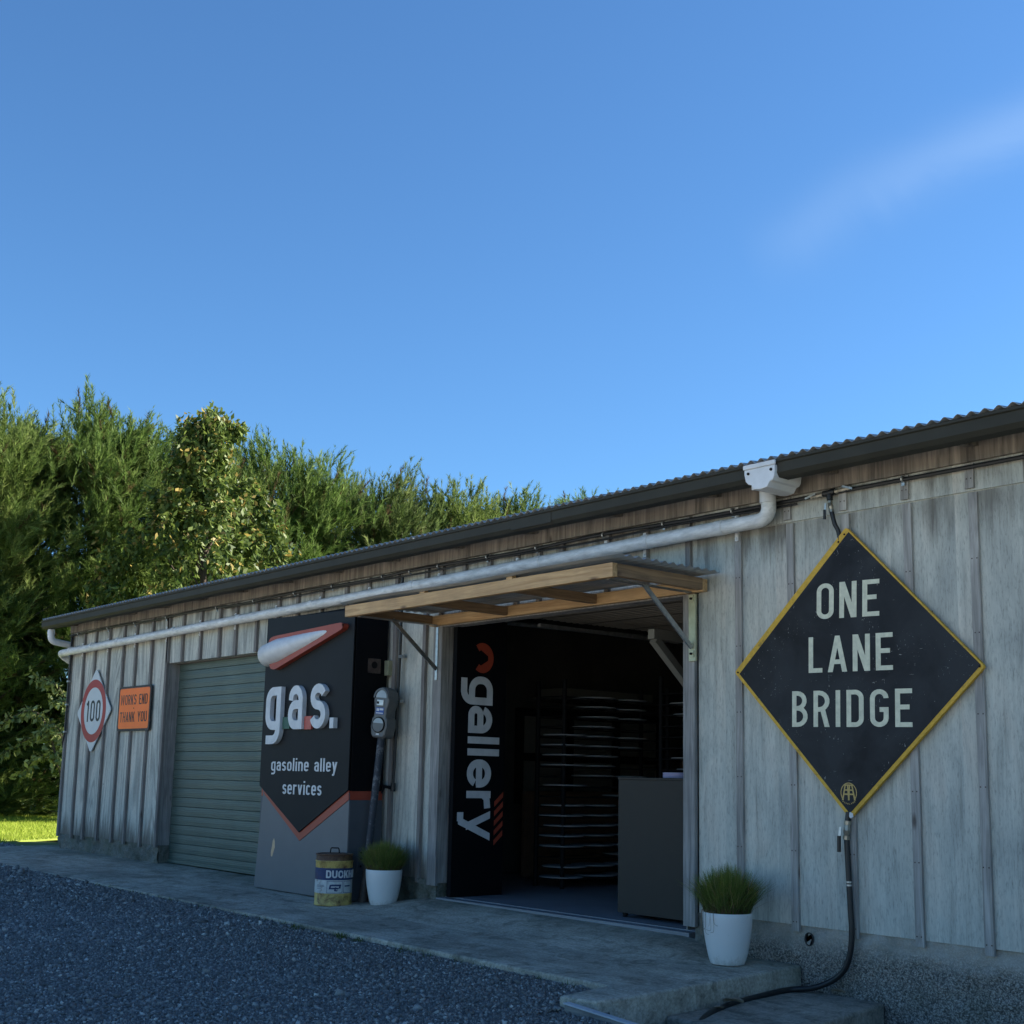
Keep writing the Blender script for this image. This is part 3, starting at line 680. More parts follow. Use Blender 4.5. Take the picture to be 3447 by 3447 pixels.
for i in range(0, 21):
    x = -16.27 + 0.4085 * i + (0.03 * math.sin(i * 2.1) if i else 0)
    if x < -8.36:
        zb = WB - 0.03 if (x < RL - .01 or x > RR_ + .02) else RH + 0.005
        batten(x, zb - random.uniform(0, .015), 1.745)
batten(-13.40, WB - .02, 1.745, w=0.05); 
for x in [-8.27, -7.97, -7.65, -7.32, -7.06, -6.81, -6.33, -5.95, -5.56]: batten(x, DH + 0.03 if x < -5.6 else 1.33, 1.745, w=0.042)
for i in range(-1, 18):
    x = -5.138 + 0.4075 * i + random.uniform(-.006, .006)
    if i >= 0: batten(x, WB - 0.035, 1.583, w=0.052, t=0.018, m='batten')
    if i >= 0: batten(x - 0.012, 1.606, 1.745, y=-0.012, w=0.05, t=0.018, m='batten')
mb = MB(); mb.box(-5.52, XR, -0.0125, 0.0, 1.594, 1.93); mb.build('upper_sheet', MT['ply'], shed)
mb = MB(); mb.box(-16.31, XR, -0.038, -0.0, 1.752, 1.93); mb.build('frieze_board', MT['frieze'], shed, bevel=0.003)
mb = MB(); mb.box(XL - 0.022, XL, -0.02, 0.05, WB - .02, 1.75); mb.build('corner_board', MT['batten'], shed)
# foundation with an uneven face
mb = MB(); r2 = np.random.default_rng(5)
def rough_face(x0, x1, z0, z1, y, amp, cell=0.03):
    a = max(2, int((x1 - x0) / cell)); b = max(2, int((z1 - z0) / cell)); d = r2.normal(0, 1, (b + 1, a + 1))
    for _ in range(2): d = (d + np.roll(d, 1, 0) + np.roll(d, -1, 0) + np.roll(d, 1, 1) + np.roll(d, -1, 1)) / 2.4
    d = d * amp
    vs = [(x0 + (x1 - x0) * i / a, y + min(0.012, d[j, i]), z0 + (z1 - z0) * j / b) for j in range(b + 1) for i in range(a + 1)]
    mb.add(vs, [(j * (a + 1) + i, j * (a + 1) + i + 1, (j + 1) * (a + 1) + i + 1, (j + 1) * (a + 1) + i) for j in range(b) for i in range(a)])
    mb.box(x0, x1, y + 0.015, y + 0.12, z0, z1)
MT['rubble'] = concrete_mat("rough_footing", (0.13, 0.13, 0.12), (0.30, 0.285, 0.255))
for args, m_ in (((XL + .03, RL + 0.03, -1.12, WB, 0.008, 0.010), 'rubble'), ((-9.6, DL - 0.02, -1.12, WB, 0.0, 0.013), 'rubble'), ((-5.53, -5.31, -1.15, WB, -0.005, 0.013), 'rubble'), ((-5.31, 0.0, -1.45, WB, 0.008, 0.005, 0.02), 'roughcast')):
    mb = MB(); rough_face(*args); mb.build('foundation', MT[m_], shed, smooth=True)
mb = MB(); mb.box(0, XR, 0.01, 0.12, -1.45, WB); mb.build('foundation', MT['roughcast'], shed)
mb = MB(); mb.box(XL + .03, XL + .1, 0.12, D, -1.12, WB); mb.build('foundation', MT['rubble'], shed)
mb = MB(); mb.lathe([(0.03, 0), (0.031, 0.03), (0.028, 0.03), (0.026, 0.0)], n=16)
mb.v = [(-4.651 + x, 0.010 - z * .4, -0.889 + y * 1.25) for x, y, z in mb.v]; mb.build('drain_hole', MT['dark'], shed)
# roof: corrugated iron, low pitch, running past the wall to the gutter
mb = MB(); x0, x1 = -16.46, 4.3; n = int((x1 - x0) / 0.076 * 8); rows = [(-0.362, 1.9135), (4.5, 1.9135 + 4.83 * 0.13), (9.3, 1.9135)]
for y, z in rows:
    for i in range(n + 1): mb.v.append((x0 + (x1 - x0) * i / n, y, z + 0.0115 * math.cos(2 * math.pi * i / 8)))
for j in range(2):
    for i in range(n): mb.f.append((j * (n + 1) + i, j * (n + 1) + i + 1, (j + 1) * (n + 1) + i + 1, (j + 1) * (n + 1) + i))
ro = mb.build('roof', MT['roof'], shed, smooth=True); sm = ro.modifiers.new("thick", 'SOLIDIFY'); sm.thickness = 0.002
# gutter
mb = MB(); prof = [(-0.372, 1.885), (-0.36, 1.892), (-0.352, 1.885), (-0.35, 1.80), (-0.335, 1.782), (-0.255, 1.782), (-0.245, 1.80), (-0.245, 1.875), (-0.25, 1.875), (-0.25, 1.803), (-0.258, 1.787), (-0.333, 1.787), (-0.346, 1.803), (-0.348, 1.872), (-0.36, 1.879), (-0.366, 1.872)]
prof = [(-0.370, 1.892), (-0.352, 1.892), (-0.352, 1.880), (-0.360, 1.872), (-0.360, 1.800), (-0.335, 1.775), (-0.250, 1.775), (-0.245, 1.875), (-0.249, 1.875), (-0.254, 1.779), (-0.333, 1.779), (-0.356, 1.802), (-0.3562, 1.880), (-0.374, 1.880)]
prof = [(-0.374, 1.893), (-0.374, 1.880), (-0.362, 1.874), (-0.362, 1.815), (-0.337, 1.790), (-0.250, 1.790), (-0.245, 1.875), (-0.249, 1.875), (-0.254, 1.794), (-0.334, 1.794), (-0.358, 1.817), (-0.358, 1.876), (-0.368, 1.884), (-0.368, 1.893)]
k = len(prof); mb.add([(x, y, z) for x in (-16.47, -11.9, -7.1, 4.3) for y, z in prof], [(j * k + i, j * k + (i + 1) % k, (j + 1) * k + (i + 1) % k, (j + 1) * k + i) for j in range(3) for i in range(k)])
mb.add([(-16.47, y, z) for y, z in prof[:7]], [tuple(range(7))])
mb.build('gutter', MT['gutter'], shed)
mb = MB(); mb.hexa([(-6.99, -0.3655, 1.80), (-6.55, -0.3655, 1.80), (-6.55, -0.362, 1.80), (-6.99, -0.362, 1.80), (-6.99, -0.3655, 1.874), (-6.55, -0.3655, 1.874), (-6.55, -0.362, 1.874), (-6.99, -0.362, 1.874)])
mb.build('gutter_joiner', MT['gutter'], shed)
# rafter tails and soffit packing under the sheet
for x in np.arange(-16.1, 4.0, 0.9):
    b = MB(); b.hexa([(x, -0.24, 1.80), (x + .045, -0.24, 1.80), (x + .045, -0.039, 1.83), (x, -0.039, 1.83), (x, -0.24, 1.885), (x + .045, -0.24, 1.885), (x + .045, -0.039, 1.91), (x, -0.039, 1.91)]); b.build('rafter_tail', MT['frieze'], shed)
# inside
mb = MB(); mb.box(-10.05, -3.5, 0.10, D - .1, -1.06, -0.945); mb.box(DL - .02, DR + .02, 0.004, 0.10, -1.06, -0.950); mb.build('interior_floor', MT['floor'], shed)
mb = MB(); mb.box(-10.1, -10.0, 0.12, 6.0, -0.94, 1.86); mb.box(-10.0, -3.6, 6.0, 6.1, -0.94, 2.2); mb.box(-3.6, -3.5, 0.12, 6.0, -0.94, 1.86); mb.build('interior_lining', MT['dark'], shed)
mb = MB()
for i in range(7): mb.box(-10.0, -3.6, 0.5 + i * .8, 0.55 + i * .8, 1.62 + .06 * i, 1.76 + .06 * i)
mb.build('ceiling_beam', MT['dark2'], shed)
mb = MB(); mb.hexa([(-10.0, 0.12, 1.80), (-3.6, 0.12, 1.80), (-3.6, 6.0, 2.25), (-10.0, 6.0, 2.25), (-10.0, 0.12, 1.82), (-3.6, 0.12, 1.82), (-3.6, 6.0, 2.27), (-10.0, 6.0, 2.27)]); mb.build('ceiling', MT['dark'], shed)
# doorway trim
mb = MB(); mb.box(DL - 0.115, DL, -0.026, 0.0, -0.86, 1.225); mb.build('door_post', MT['greywood'], shed, bevel=0.003)
mb = MB(); mb.box(DL - 0.02, DL, 0.0, 0.13, -0.84, 1.222); mb.build('door_jamb', MT['greywood'], shed, bevel=0.002)
mb = MB(); mb.box(DR, DR + 0.10, -0.030, 0.0, -0.905, 1.26); mb.build('door_post', MT['greywood'], shed, bevel=0.003)
mb = MB(); mb.box(DR, DR + 0.012, 0.0, 0.13, -0.93, 1.222); mb.build('door_jamb', MT['greywood'], shed)
mb = MB(); mb.box(DL, DR, -0.018, 0.10, DH, DH + 0.02); mb.build('lintel_trim', MT['greywood'], shed)
# roller door: recessed green wood-grain slats
rd = MB(); ny = 0.135
zz = -0.985; k = 0
rows = []
while zz < RH + .05:
    ht = 0.1; rows.append((zz, ht)); zz += ht
prof = []
for z, ht in rows:
    prof += [(ny + 0.010, z), (ny + 0.001, z + .004), (ny, z + .02), (ny - .002, z + ht * .5), (ny, z + ht - .02), (ny + .001, z + ht - .004)]
prof.append((ny + 0.012, zz))
rd.v = [(x, y, z) for y, z in prof for x in (RL + .02, RR_ - .02)]; rd.f = [(2 * i, 2 * i + 1, 2 * i + 3, 2 * i + 2) for i in range(len(prof) - 1)]
rdo = rd.build('roller_door', MT['rollergreen'], shed)
mb = MB(); mb.box(RL + .02, RR_ - .02, ny - .015, ny + .02, -0.998, -0.96); mb.build('bottom_rail', MT['rollergreen'], rdo)
for x0_, x1_, z_ in ((RL, RL + .022, WB), (RR_ - .022, RR_, -1.0)): mb = MB(); mb.box(x0_, x1_, 0.0, 0.16, z_, RH); mb.build('door_reveal', MT['greywood'], shed)
mb = MB(); mb.box(RL + .03, RL + .036, .02, 0.13, -1.12, WB - .004); mb.build('foundation', MT['rubble'], shed)
mb = MB(); mb.box(RL, RR_, 0.10, 0.16, RH - .01, RH + .2); mb.build('door_head', MT['dark2'], shed)

# ------------------------------------------------------------------ awning over the gallery door
aw = thing('door_awning', 'pine framed awning with corrugated sheet above the open gallery doorway', 'awning', (-6.87, -0.4, 1.3))
AZ0, AZ1 = 1.232, 1.308; AX0, AX1, AY = -8.36, -5.39, -0.85
mb = MB(); mb.box(AX0, AX1 + .0, AY - .045, AY, AZ0 - .012, AZ1); mb.build('front_beam', MT['pine_x'], aw, bevel=0.003)
for i, x in enumerate([AX0, -7.40, -6.42, AX1 - .045]):
    mb = MB(); mb.box(x, x + .045, AY + .001, -0.072, AZ0 - .002, AZ1 - (0 if i in (0, 3) else .012)); mb.build('rafter', MT['pine_y'], aw, bevel=0.003)
mb = MB(); mb.box(AX0 - .0, AX1 + .0, -0.07, -0.026, AZ0 - .01, AZ1 - .004); mb.build('wall_beam', MT['pine_x'], aw, bevel=0.003)
for x in (-7.38, -6.4):
    mb = MB(); mb.box(x, x + .06, AY - .04, AY - .005, AZ1 + .001, AZ1 + .038); mb.build('packing_block', MT['pine_x'], aw)
mb = MB(); ny = int(.90 / .076 * 8); nx = 12
def sag(x, y):
    t = (x - AX0) / (AX1 - AX0); f = (y + .93) / .93
    return 1.350 - 0.016 * (1 - t) * (1 - f) + 0.012 * math.sin(t * 9) * (1 - f) ** 2 * (1 - t)
for j in range(ny + 1):
    y = -.93 + .90 * j / ny
    for i in range(nx + 1):
        x = AX0 - .03 + (AX1 - AX0 + .14) * i / nx; mb.v.append((x, y, sag(x, y) - .012 + 0.0085 * math.cos(2 * math.pi * j / 8)))
for j in range(ny):
    for i in range(nx): mb.f.append((j * (nx + 1) + i, j * (nx + 1) + i + 1, (j + 1) * (nx + 1) + i + 1, (j + 1) * (nx + 1) + i))
so = mb.build('roof_sheet', MT['roof'], aw, smooth=True); sm = so.modifiers.new("thick", 'SOLIDIFY'); sm.thickness = 0.0015
for xb, mt in ((AX0 + .03, MT['metal']), (AX1 - .03, MT['metal'])):
    xx = xb + (.06 if xb < -7 else -.085)
    mb = MB(); mb.beam((xx, -0.50, AZ0 - .004), (xx, -0.052, 0.865), 0.032, 0.012, (1, 0, 0)); mb.build('brace', mt, aw)
    mb = MB(); mb.beam((xx, -0.82, AZ0 - .006), (xx, -0.05, AZ0 - .006), 0.035, 0.008); mb.build('angle_bar', MT['metal'], aw)
mb = MB(); mb.box(-5.535, -5.475, -0.048, -0.030, 0.775, 1.215); mb.build('channel_plate', MT['zincplate'], aw, bevel=.002)
for z in (0.80, 1.163): mb = MB(); mb.box(-5.525, -5.487, -0.054, -0.048, z, z + .043); mb.build('washer', MT['zincplate'], aw)
for z in (.823, 1.185): mb = MB(); mb.tube([(-5.505, -.054, z), (-5.505, -.066, z)], .008, 8); mb.build('bolt', MT['rack'], aw)
mb = MB(); mb.box(-8.315, -8.285, -0.034, -0.026, 0.78, 1.215); mb.build('channel_plate', MT['metal'], aw)

# ------------------------------------------------------------------ pipes on the wall
dp = thing('drainpipe', 'long white plastic drainpipe running level beneath the eave with its rainwater head', 'pipe', (-10, -0.1, 1.55))
PZ = lambda x: 1.50 + (x + 16.4) * 0.0098
mb = MB(); r = 0.046
mb.tube(bend([(-16.46, 0.12, 1.36), (-16.46, -0.10, 1.49), (-4.82, -0.10, PZ(-4.82)), (-4.82, -0.12, 1.80)], 0.10, 8), r, 16); mb.build('pipe', MT['pvc'], dp, smooth=True)
for x in [-16.1, -15.4, -14.6, -13.1, -11.6, -10.2, -8.6, -7.0, -5.9, -5.25]:
    mb = MB(); mb.tube([(x, -0.10, PZ(x)), (x + .07, -0.10, PZ(x))], 0.0495, 16); mb.build('collar', MT['pvc'], dp, smooth=True)
mb = MB(); mb.tube([(-4.82, -0.118, 1.71), (-4.82, -0.12, 1.795)], 0.05, 16); mb.build('collar', MT['pvc_clean'], dp, smooth=True)
for x in [-15.86, -15.06, -14.27, -13.42, -12.6, -11.8, -10.97, -10.15, -9.33, -8.3, -7.3, -6.33, -5.95, -5.14]:
    mb = MB(); z = PZ(x); mb.box(x - .012, x + .012, -.034, -.020, z - .085, z - .03); mb.box(x - .012, x + .012, -.034, -.020, z + .03, z + .085)
    mb.tube([(x, -.034, z + .07), (x, -.042, z + .07)], .008, 8); mb.tube([(x, -.034, z - .07), (x, -.042, z - .07)], .008, 8)
    mb.build('clip', MT['pvc_clean'], dp)
mb = MB()
fr = [(-4.785, 1.862), (-4.785, 1.835), (-4.775, 1.79), (-4.755, 1.77), (-4.735, 1.765), (-4.715, 1.735), (-4.665, 1.728), (-4.615, 1.735), (-4.595, 1.765), (-4.575, 1.77), (-4.562, 1.79), (-4.556, 1.835), (-4.556, 1.862)]
mb.prism(fr, lambda u, v, d: (u, -0.385 + d, v + .0), 0, 0.26)
mb.box(-4.79, -4.55, -0.392, -0.377, 1.862, 1.89)
mb.hexa([(-4.80, -0.30, 1.757), (-4.64, -0.30, 1.757), (-4.74, -0.07, 1.79), (-4.86, -0.07, 1.79), (-4.80, -0.30, 1.80), (-4.63, -0.30, 1.80), (-4.73, -0.07, 1.825), (-4.86, -0.07, 1.825)])
mb.build('rainwater_head', MT['pvc_clean'], dp, bevel=0.004)
mb = MB()
for x in (-4.752, -4.582): mb.tube([(x, -.385, 1.835), (x, -.391, 1.835)], .009, 10)
mb.build('screw', MT['rack'], dp)
gp = thing('downpipe', 'short white bent downpipe under the far left end of the gutter', 'pipe', (-16.36, -0.25, 1.7))
mb = MB(); mb.tube(bend([(-16.36, -0.27, 1.785), (-16.36, -0.27, 1.635), (-16.40, 0.25, 1.575)], 0.09, 8), 0.042, 16); mb.build('pipe', MT['pvc_clean'], gp, smooth=True)
mb = MB(); mb.tube([(-16.36, -0.27, 1.77), (-16.36, -0.27, 1.72)], 0.046, 16); mb.tube([(-16.385, 0.03, 1.60), (-16.39, 0.10, 1.592)], 0.046, 16); mb.build('collar', MT['pvc_clean'], gp, smooth=True)

wp = thing('water_line', 'thin black water line with brass valves clipped under the eave board', 'pipe', (-8, -0.05, 1.72))
mb = MB(); pts = [(-16.28, -0.045, 1.715)] + [(x, -0.045, 1.722 + 0.008 * math.sin(i * 2.2)) for i, x in enumerate(np.arange(-15.4, -5.0, 0.75))] + [(-4.60, -0.045, 1.717), (3.8, -0.045, 1.735)]
mb.tube(spline(pts, 5), 0.0125, 8); mb.build('pipe', MT['blackpipe'], wp, smooth=True)
mb = MB(); mb.tube([(x, -0.030, 1.690 + .005 * math.sin(x * 4)) if False else (x, -0.052, 1.694 + .006 * math.sin(x * 3.1)) for x in np.arange(-12, -4.6, .35)], 0.008, 7); mb.build('cable', MT['blackpipe'], wp, smooth=True)
for x in [-16.0, -15.06, -14.27, -13.42, -12.2, -11.4, -10.6, -9.92, -9.1, -8.69, -8.29, -7.65, -7.06, -6.34, -5.76, -5.16, -3.92, -2.7]:
    mb = MB(); mb.tube([(x + .014 * math.cos(a), -0.045 + .0 + (-.016) * math.cos(a) * 0, 1.722) if False else (x, -0.045 - .017 * math.cos(a), 1.722 + .017 * math.sin(a)) for a in np.linspace(-2.2, 2.2, 9)], 0.006, 6)
    mb.box(x - .010, x + .010, -.045, -.036, 1.682, 1.708); mb.build('clip', MT['metal'], wp)
mb = MB(); mb.tube([(-4.455, -.05, 1.718), (-4.375, -.05, 1.722)], .020, 12); mb.tube([(-4.415, -.05, 1.72), (-4.412, -.05, 1.675)], .019, 12); mb.build('tee_joint', MT['blackpipe'], wp, smooth=True)
def valve(nm, a, b, lever, parent, r=.016):
    m1 = MB(); a, b = Vector(a), Vector(b); d = (b - a)
    m1.tube([a, a + d * .2, a + d * .22, a + d * .5, a + d * .78, a + d * .8, b], [r, r, r * .75, r * 1.05, r * .75, r, r], 8)
    vo = m1.build(nm, MT['brass'], parent); ORG[vo] = ORG[parent]
    m2 = MB(); p, q, wd = lever; m2.beam(p, q, wd, .004, (0, 1, 0)); m2.build('lever', MT['metal'], vo)
    return vo
valve('valve', (-4.46, -.05, 1.717), (-4.545, -.05, 1.713), ((-4.50, -.072, 1.725), (-4.575, -.072, 1.705), .012), wp)
valve('valve', (-4.37, -.05, 1.722), (-4.265, -.05, 1.727), ((-4.31, -.072, 1.74), (-4.24, -.072, 1.715), .012), wp)
valve('valve', (-4.412, -.05, 1.67), (-4.400, -.05, 1.60), ((-4.425, -.075, 1.655), (-4.432, -.075, 1.565), .014), wp)
mb = MB(); mb.tube([(-4.432, -.076, 1.615), (-4.433, -.076, 1.558)], .009, 8); mb.build('lever_grip', MT['blackpipe'], wp)
mb = MB(); mb.tube(spline([(-4.400, -.05, 1.60), (-4.385, -.045, 1.53), (-4.362, -.032, 1.45), (-4.345, -.030, 1.2), (-4.34, -.03, 0.6)], 6), .0135, 8); mb.build('drop_pipe', MT['blackpipe'], wp, smooth=True)

ho = thing('garden_hose', 'black hose dropping from below the diamond sign and trailing along the concrete step', 'hose', (-4.34, -0.05, -0.5))
mb = MB(); pts = [(-4.335, -.036, -.15), (-4.348, -.04, -.28), (-4.338, -.042, -.53), (-4.331, -.042, -.70), (-4.327, -.042, -.80), (-4.336, -.042, -.91), (-4.375, -.042, -1.015), (-4.455, -.05, -1.09), (-4.565, -.08, -1.142), (-4.665, -.12, -1.16), (-4.690, -.22, -1.166), (-4.688, -.36, -1.174), (-4.680, -.55, -1.184), (-4.64, -.76, -1.192), (-4.56, -1.0, -1.202), (-4.44, -1.25, -1.26), (-4.28, -1.5, -1.34), (-4.1, -1.8, -1.345)]
mb.tube(spline(pts, 7), .0165, 10); mb.build('hose', MT['blackpipe'], ho, smooth=True)
va = valve('valve', (-4.338, -.042, -.20), (-4.350, -.042, -.305), ((-4.366, -.072, -.235), (-4.374, -.075, -.30), .016), ho, .021)
mb = MB(); mb.tube([(-4.374, -.077, -.285), (-4.376, -.077, -.375)], .011, 8); mb.build('lever_grip', MT['blackpipe'], va)
mb = MB()
for z in (-.535, -.552): mb.tube([(-4.338, -.042, z), (-4.338, -.042, z - .010)], .0185, 10)
mb.build('hose_band', MT['metal'], ho)

cp = thing('wall_conduit', 'slim black vertical pipe with a tap on the wall beside the parking meter', 'pipe', (-8.75, -0.05, 0.4))
mb = MB(); mb.tube(bend([(-8.80, -.045, 1.70), (-8.80, -.045, 1.1), (-8.835, -.045, -.10)], .05), .013, 8); mb.tube([(-8.835, -.045, -.06), (-8.838, -.045, -.13)], .02, 10); mb.build('pipe', MT['blackpipe'], cp, smooth=True)
mb = MB(); mb.tube([(-8.838, -.05, -.105), (-8.93, -.07, -.09), (-9.0, -.075, -.07)], [.014, .012, .009], 8); mb.tube([(-8.93, -.07, -.09), (-8.95, -.08, -.15)], .008, 8); mb.build('tap', MT['rack'], cp)
for z in (1.0, .62): 
    mb = MB(); mb.box(-8.80, -8.755, -.06, -.02, z - .012, z + .012); mb.build('clip', MT['metal'], cp)
lp = thing('corner_cable', 'thin black cable running down the far left corner of the shed', 'cable', (-16.25, -0.04, 0.5))
mb = MB(); mb.tube(spline([(-16.24, -.035, 1.72), (-16.22, -.045, 1.55), (-16.245, -.035, 1.3), (-16.25, -.035, .6), (-16.255, -.035, .45), (-16.30, -.03, .33), (-16.325, 0.0, .25)], 6), .013, 8); mb.build('cable', MT['blackpipe'], lp, smooth=True)
for z in (1.12, .82, .47):
    mb = MB(); mb.box(-16.27, -16.215, -.052, -.022, z - .01, z + .01); mb.build('clip', MT['metal'], lp)

# ------------------------------------------------------------------ signs on the wall
def poly_board(name, pts, y0, th, m, parent, bevel=0.0):
    b = MB(); b.prism(pts, lambda u, v, d: (u, y0 - d, v), 0, th); return b.build(name, m, parent, bevel=bevel)
ds = thing('diamond_sign', 'large worn black diamond sign lettered ONE LANE BRIDGE with a yellow edge', 'road sign', (-4.31, -0.03, 0.65))
T, Lf, Bt, Rt = (-4.308, 1.498), (-5.154, 0.685), (-4.322, -0.189), (-3.464, 0.633)
def corner_round(pts, r):
    out = []; k = len(pts)
    for i in range(k):
        p = Vector(pts[i]); a = (Vector(pts[i - 1]) - p).normalized(); b = (Vector(pts[(i + 1) % k]) - p).normalized()
        for t in np.linspace(0, 1, 5): q = (p + a * r) * (1 - t) ** 2 + p * 2 * t * (1 - t) + (p + b * r) * t ** 2; out.append((q.x, q.y))
    return out
outer = corner_round([T, Lf, Bt, Rt], 0.02)
poly_board('panel_edge', outer, -0.022, 0.022, MT['signyellow'], ds)
cxs, czs = -4.312, 0.656
def inset(P, Q, d_in, d2=None):
    return P
# black face inset from the yellow border; the border is broad on the upper left side and thin elsewhere
def off_line(P, Q, d):
    P, Q = Vector(P), Vector(Q); t = (Q - P).normalized(); nn = Vector((-t.y, t.x))
    if nn.dot(Vector((cxs, czs)) - P) < 0: nn = -nn
    return P + nn * d, t
def isect(l1, l2):
    p, t = l1; q, u = l2; dn = t.x * u.y - t.y * u.x; s_ = ((q.x - p.x) * u.y - (q.y - p.y) * u.x) / dn; r_ = p + t * s_; return (r_.x, r_.y)
l1, l2, l3, l4 = off_line(T, Lf, .036), off_line(Lf, Bt, .021), off_line(Bt, Rt, .021), off_line(Rt, T, .009)
poly_board('black_face', [isect(l4, l1), isect(l1, l2), isect(l2, l3), isect(l3, l4)], -0.0443, 0.0012, MT['signblack'], ds)
CW = {'*': .50, 'I': .13, 'E': .43, 'L': .38, 'O': .46, 'N': .45, 'A': .52, 'B': .45, 'R': .45, 'D': .46, 'G': .48, ' ': .25, 'S': .45, 'W': .62, 'T': .45, 'Y': .52}
mb = MB(); yy = -0.0456
letters(mb, 'ONE', wallmap(-4.525, 0.968, yy, -.03), 0.43, 0.212, CW, .125, .15, .0006)
letters(mb, 'LANE', wallmap(-4.588, 0.653, yy, -.018), 0.573, 0.212, CW, .125, .15, .0006)
letters(mb, 'BRIDGE', wallmap(-4.714, 0.337, yy, -.018), 0.812, 0.212, CW, .125, .17, .0006)
mb.build('lettering', MT['signcream'], ds)
mb = MB(); ec, ez = -4.325, -0.043
pts = [(ec + .052 * math.cos(a), ez + .055 * math.sin(a)) for a in np.linspace(math.radians(-48), math.radians(228), 40)]
L, Rr = strip(pts, .005, False); n = len(L)
mb.add([(p.x, yy - .0006, p.y) for p in L + Rr], [(i, i + 1, n + i + 1, n + i) for i in range(n - 1)])
def aa(cx, q):
    F = lambda u, v, d: (cx + u, yy - .0006 - d, ez + v)
    sg = 1 if cx < ec else -1
    mb.prism([(-.012, .043), (-.004, .043), (-.010 - .012 * (sg > 0), -.042), (-.020 - .012 * (sg > 0), -.042)], F, 0, .0002 + q)
    mb.prism([(.004, .043), (.012, .043), (.020 + .012 * (sg < 0), -.042), (.010 + .012 * (sg < 0), -.042)], F, 0, .0004 + q)
    mb.prism([(-.016, .040), (.016, .040), (.018, .047), (-.018, .047)], F, 0, .0006 + q)
    mb.prism([(-.014, .012), (.014, .012), (.014, .019), (-.014, .019)], F, 0, .0007 + q)
    mb.prism([(-.022, -.012), (.022, -.012), (.022, -.004), (-.022, -.004)], F, 0, .0008 + q)
aa(ec - .0145, 0); aa(ec + .0145, .0009)
word = 'AUCKLAND'
for i, c in enumerate(word):
    a = math.radians(-128 + 76 * i / 7); ca, sa = math.cos(a), math.sin(a); r0 = .062
    letters(mb, c, lambda u, v, d: (ec + ca * r0 + (-sa) * (u - .0035) + (-ca) * (v - .004) * 1.0, yy - .0006 - d, ez + sa * r0 + ca * (u - .0035) - sa * (v - .004)), .0068, .0085, {'*': .8}, .2, .1, .0003)
mb.build('club_emblem', MT['signgold'], ds)
mb = MB(); mb.prism([(-4.335, -.165), (-4.318, -.150), (-4.300, -.158), (-4.296, -.176), (-4.316, -.186)], lambda u, v, d: (u, -.0456 - d, v), 0, .0008); mb.build('paint_chip', MT['signwhite'], ds)
mb = MB()
for u, v in ((-4.318, 1.455), (-4.36, 1.415), (-5.125, .683), (-3.492, .634)): mb.tube([(u, -.0455, v), (u, -.049, v)], .006, 8)
mb.build('bolt', MT['rack'], ds)

ss = thing('speed_sign', 'white diamond sign with red ring and number 100 near the left corner', 'road sign', (-15.36, -0.03, 0.72))
dT, dL, dB, dR = (-15.357, 1.243), (-15.885, .698), (-15.37, .197), (-14.833, .719)
poly_board('panel', corner_round([dT, dL, dB, dR], .05), -0.022, 0.012, MT['signwhite'], ss)
mb = MB(); c0 = (-15.368, .716); Ro, Ri = .388, .290; k = 64
vs = [(c0[0] + R_ * math.cos(2 * math.pi * i / k), -.0352, c0[1] + R_ * math.sin(2 * math.pi * i / k)) for R_ in (Ri, Ro) for i in range(k)]
mb.add(vs, [(i, (i + 1) % k, k + (i + 1) % k, k + i) for i in range(k)]); mb.build('red_ring', MT['signred'], ss)
mb = MB(); letters(mb, '100', wallmap(-15.585, .584, -.0352), .435, .262, {'*': .46, '1': .30}, .125, .16, .0006); mb.build('lettering', MT['signink'], ss)

ws = thing('roadworks_sign', 'orange rectangular sign with black edge lettered WORKS END THANK YOU', 'road sign', (-14.16, -0.03, 0.71))
poly_board('frame', corner_round([(-14.605, .975), (-14.605, .450), (-13.715, .450), (-13.715, .975)], .04), -0.022, 0.016, MT['signframe'], ws)
poly_board('face', corner_round([(-14.575, .950), (-14.575, .478), (-13.745, .478), (-13.745, .950)], .035), -0.0382, 0.001, MT['orange'], ws)
mb = MB(); SW = {'*': .50, 'W': .86, 'O': .50, 'I': .13, 'E': .46, 'K': .5, ' ': .32, 'T': .5, 'Y': .55}
letters(mb, 'WORKS END', wallmap(-14.538, .757, -.0394), .74, .118, SW, .115, .16, .0006); letters(mb, 'THANK YOU', wallmap(-14.535, .556, -.0394), .745, .118, SW, .115, .16, .0006)
mb.tube([(-14.16, -.0394, .715), (-14.16, -.042, .715)], .008, 8); mb.build('lettering', MT['signink'], ws)

# ------------------------------------------------------------------ price totem
kt = thing('service_totem', 'tall black and grey service station totem lettered gas. with an orange red chevron', 'totem', (-9.75, -0.2, -1.03))
KY = -0.36; KX0, KX1 = -10.49, -9.0; KZ0 = -1.03; dep = 0.325
mb = MB(); mb.box(KX0, KX1, KY, KY + dep, -0.135, 1.42); mb.build('upper_body', MT['kdark'], kt, bevel=.004)
mb = MB(); mb.box(KX0 + .002, KX1 - .002, KY + .002, KY + dep - .002, -0.208, -0.135); mb.build('red_band', MT['kred'], kt)
mb = MB(); mb.box(KX0 - .006, KX1 - .0, KY, KY + dep, KZ0 + .0, -0.208); mb.build('lower_body', MT['kblue'], kt, bevel=.004)
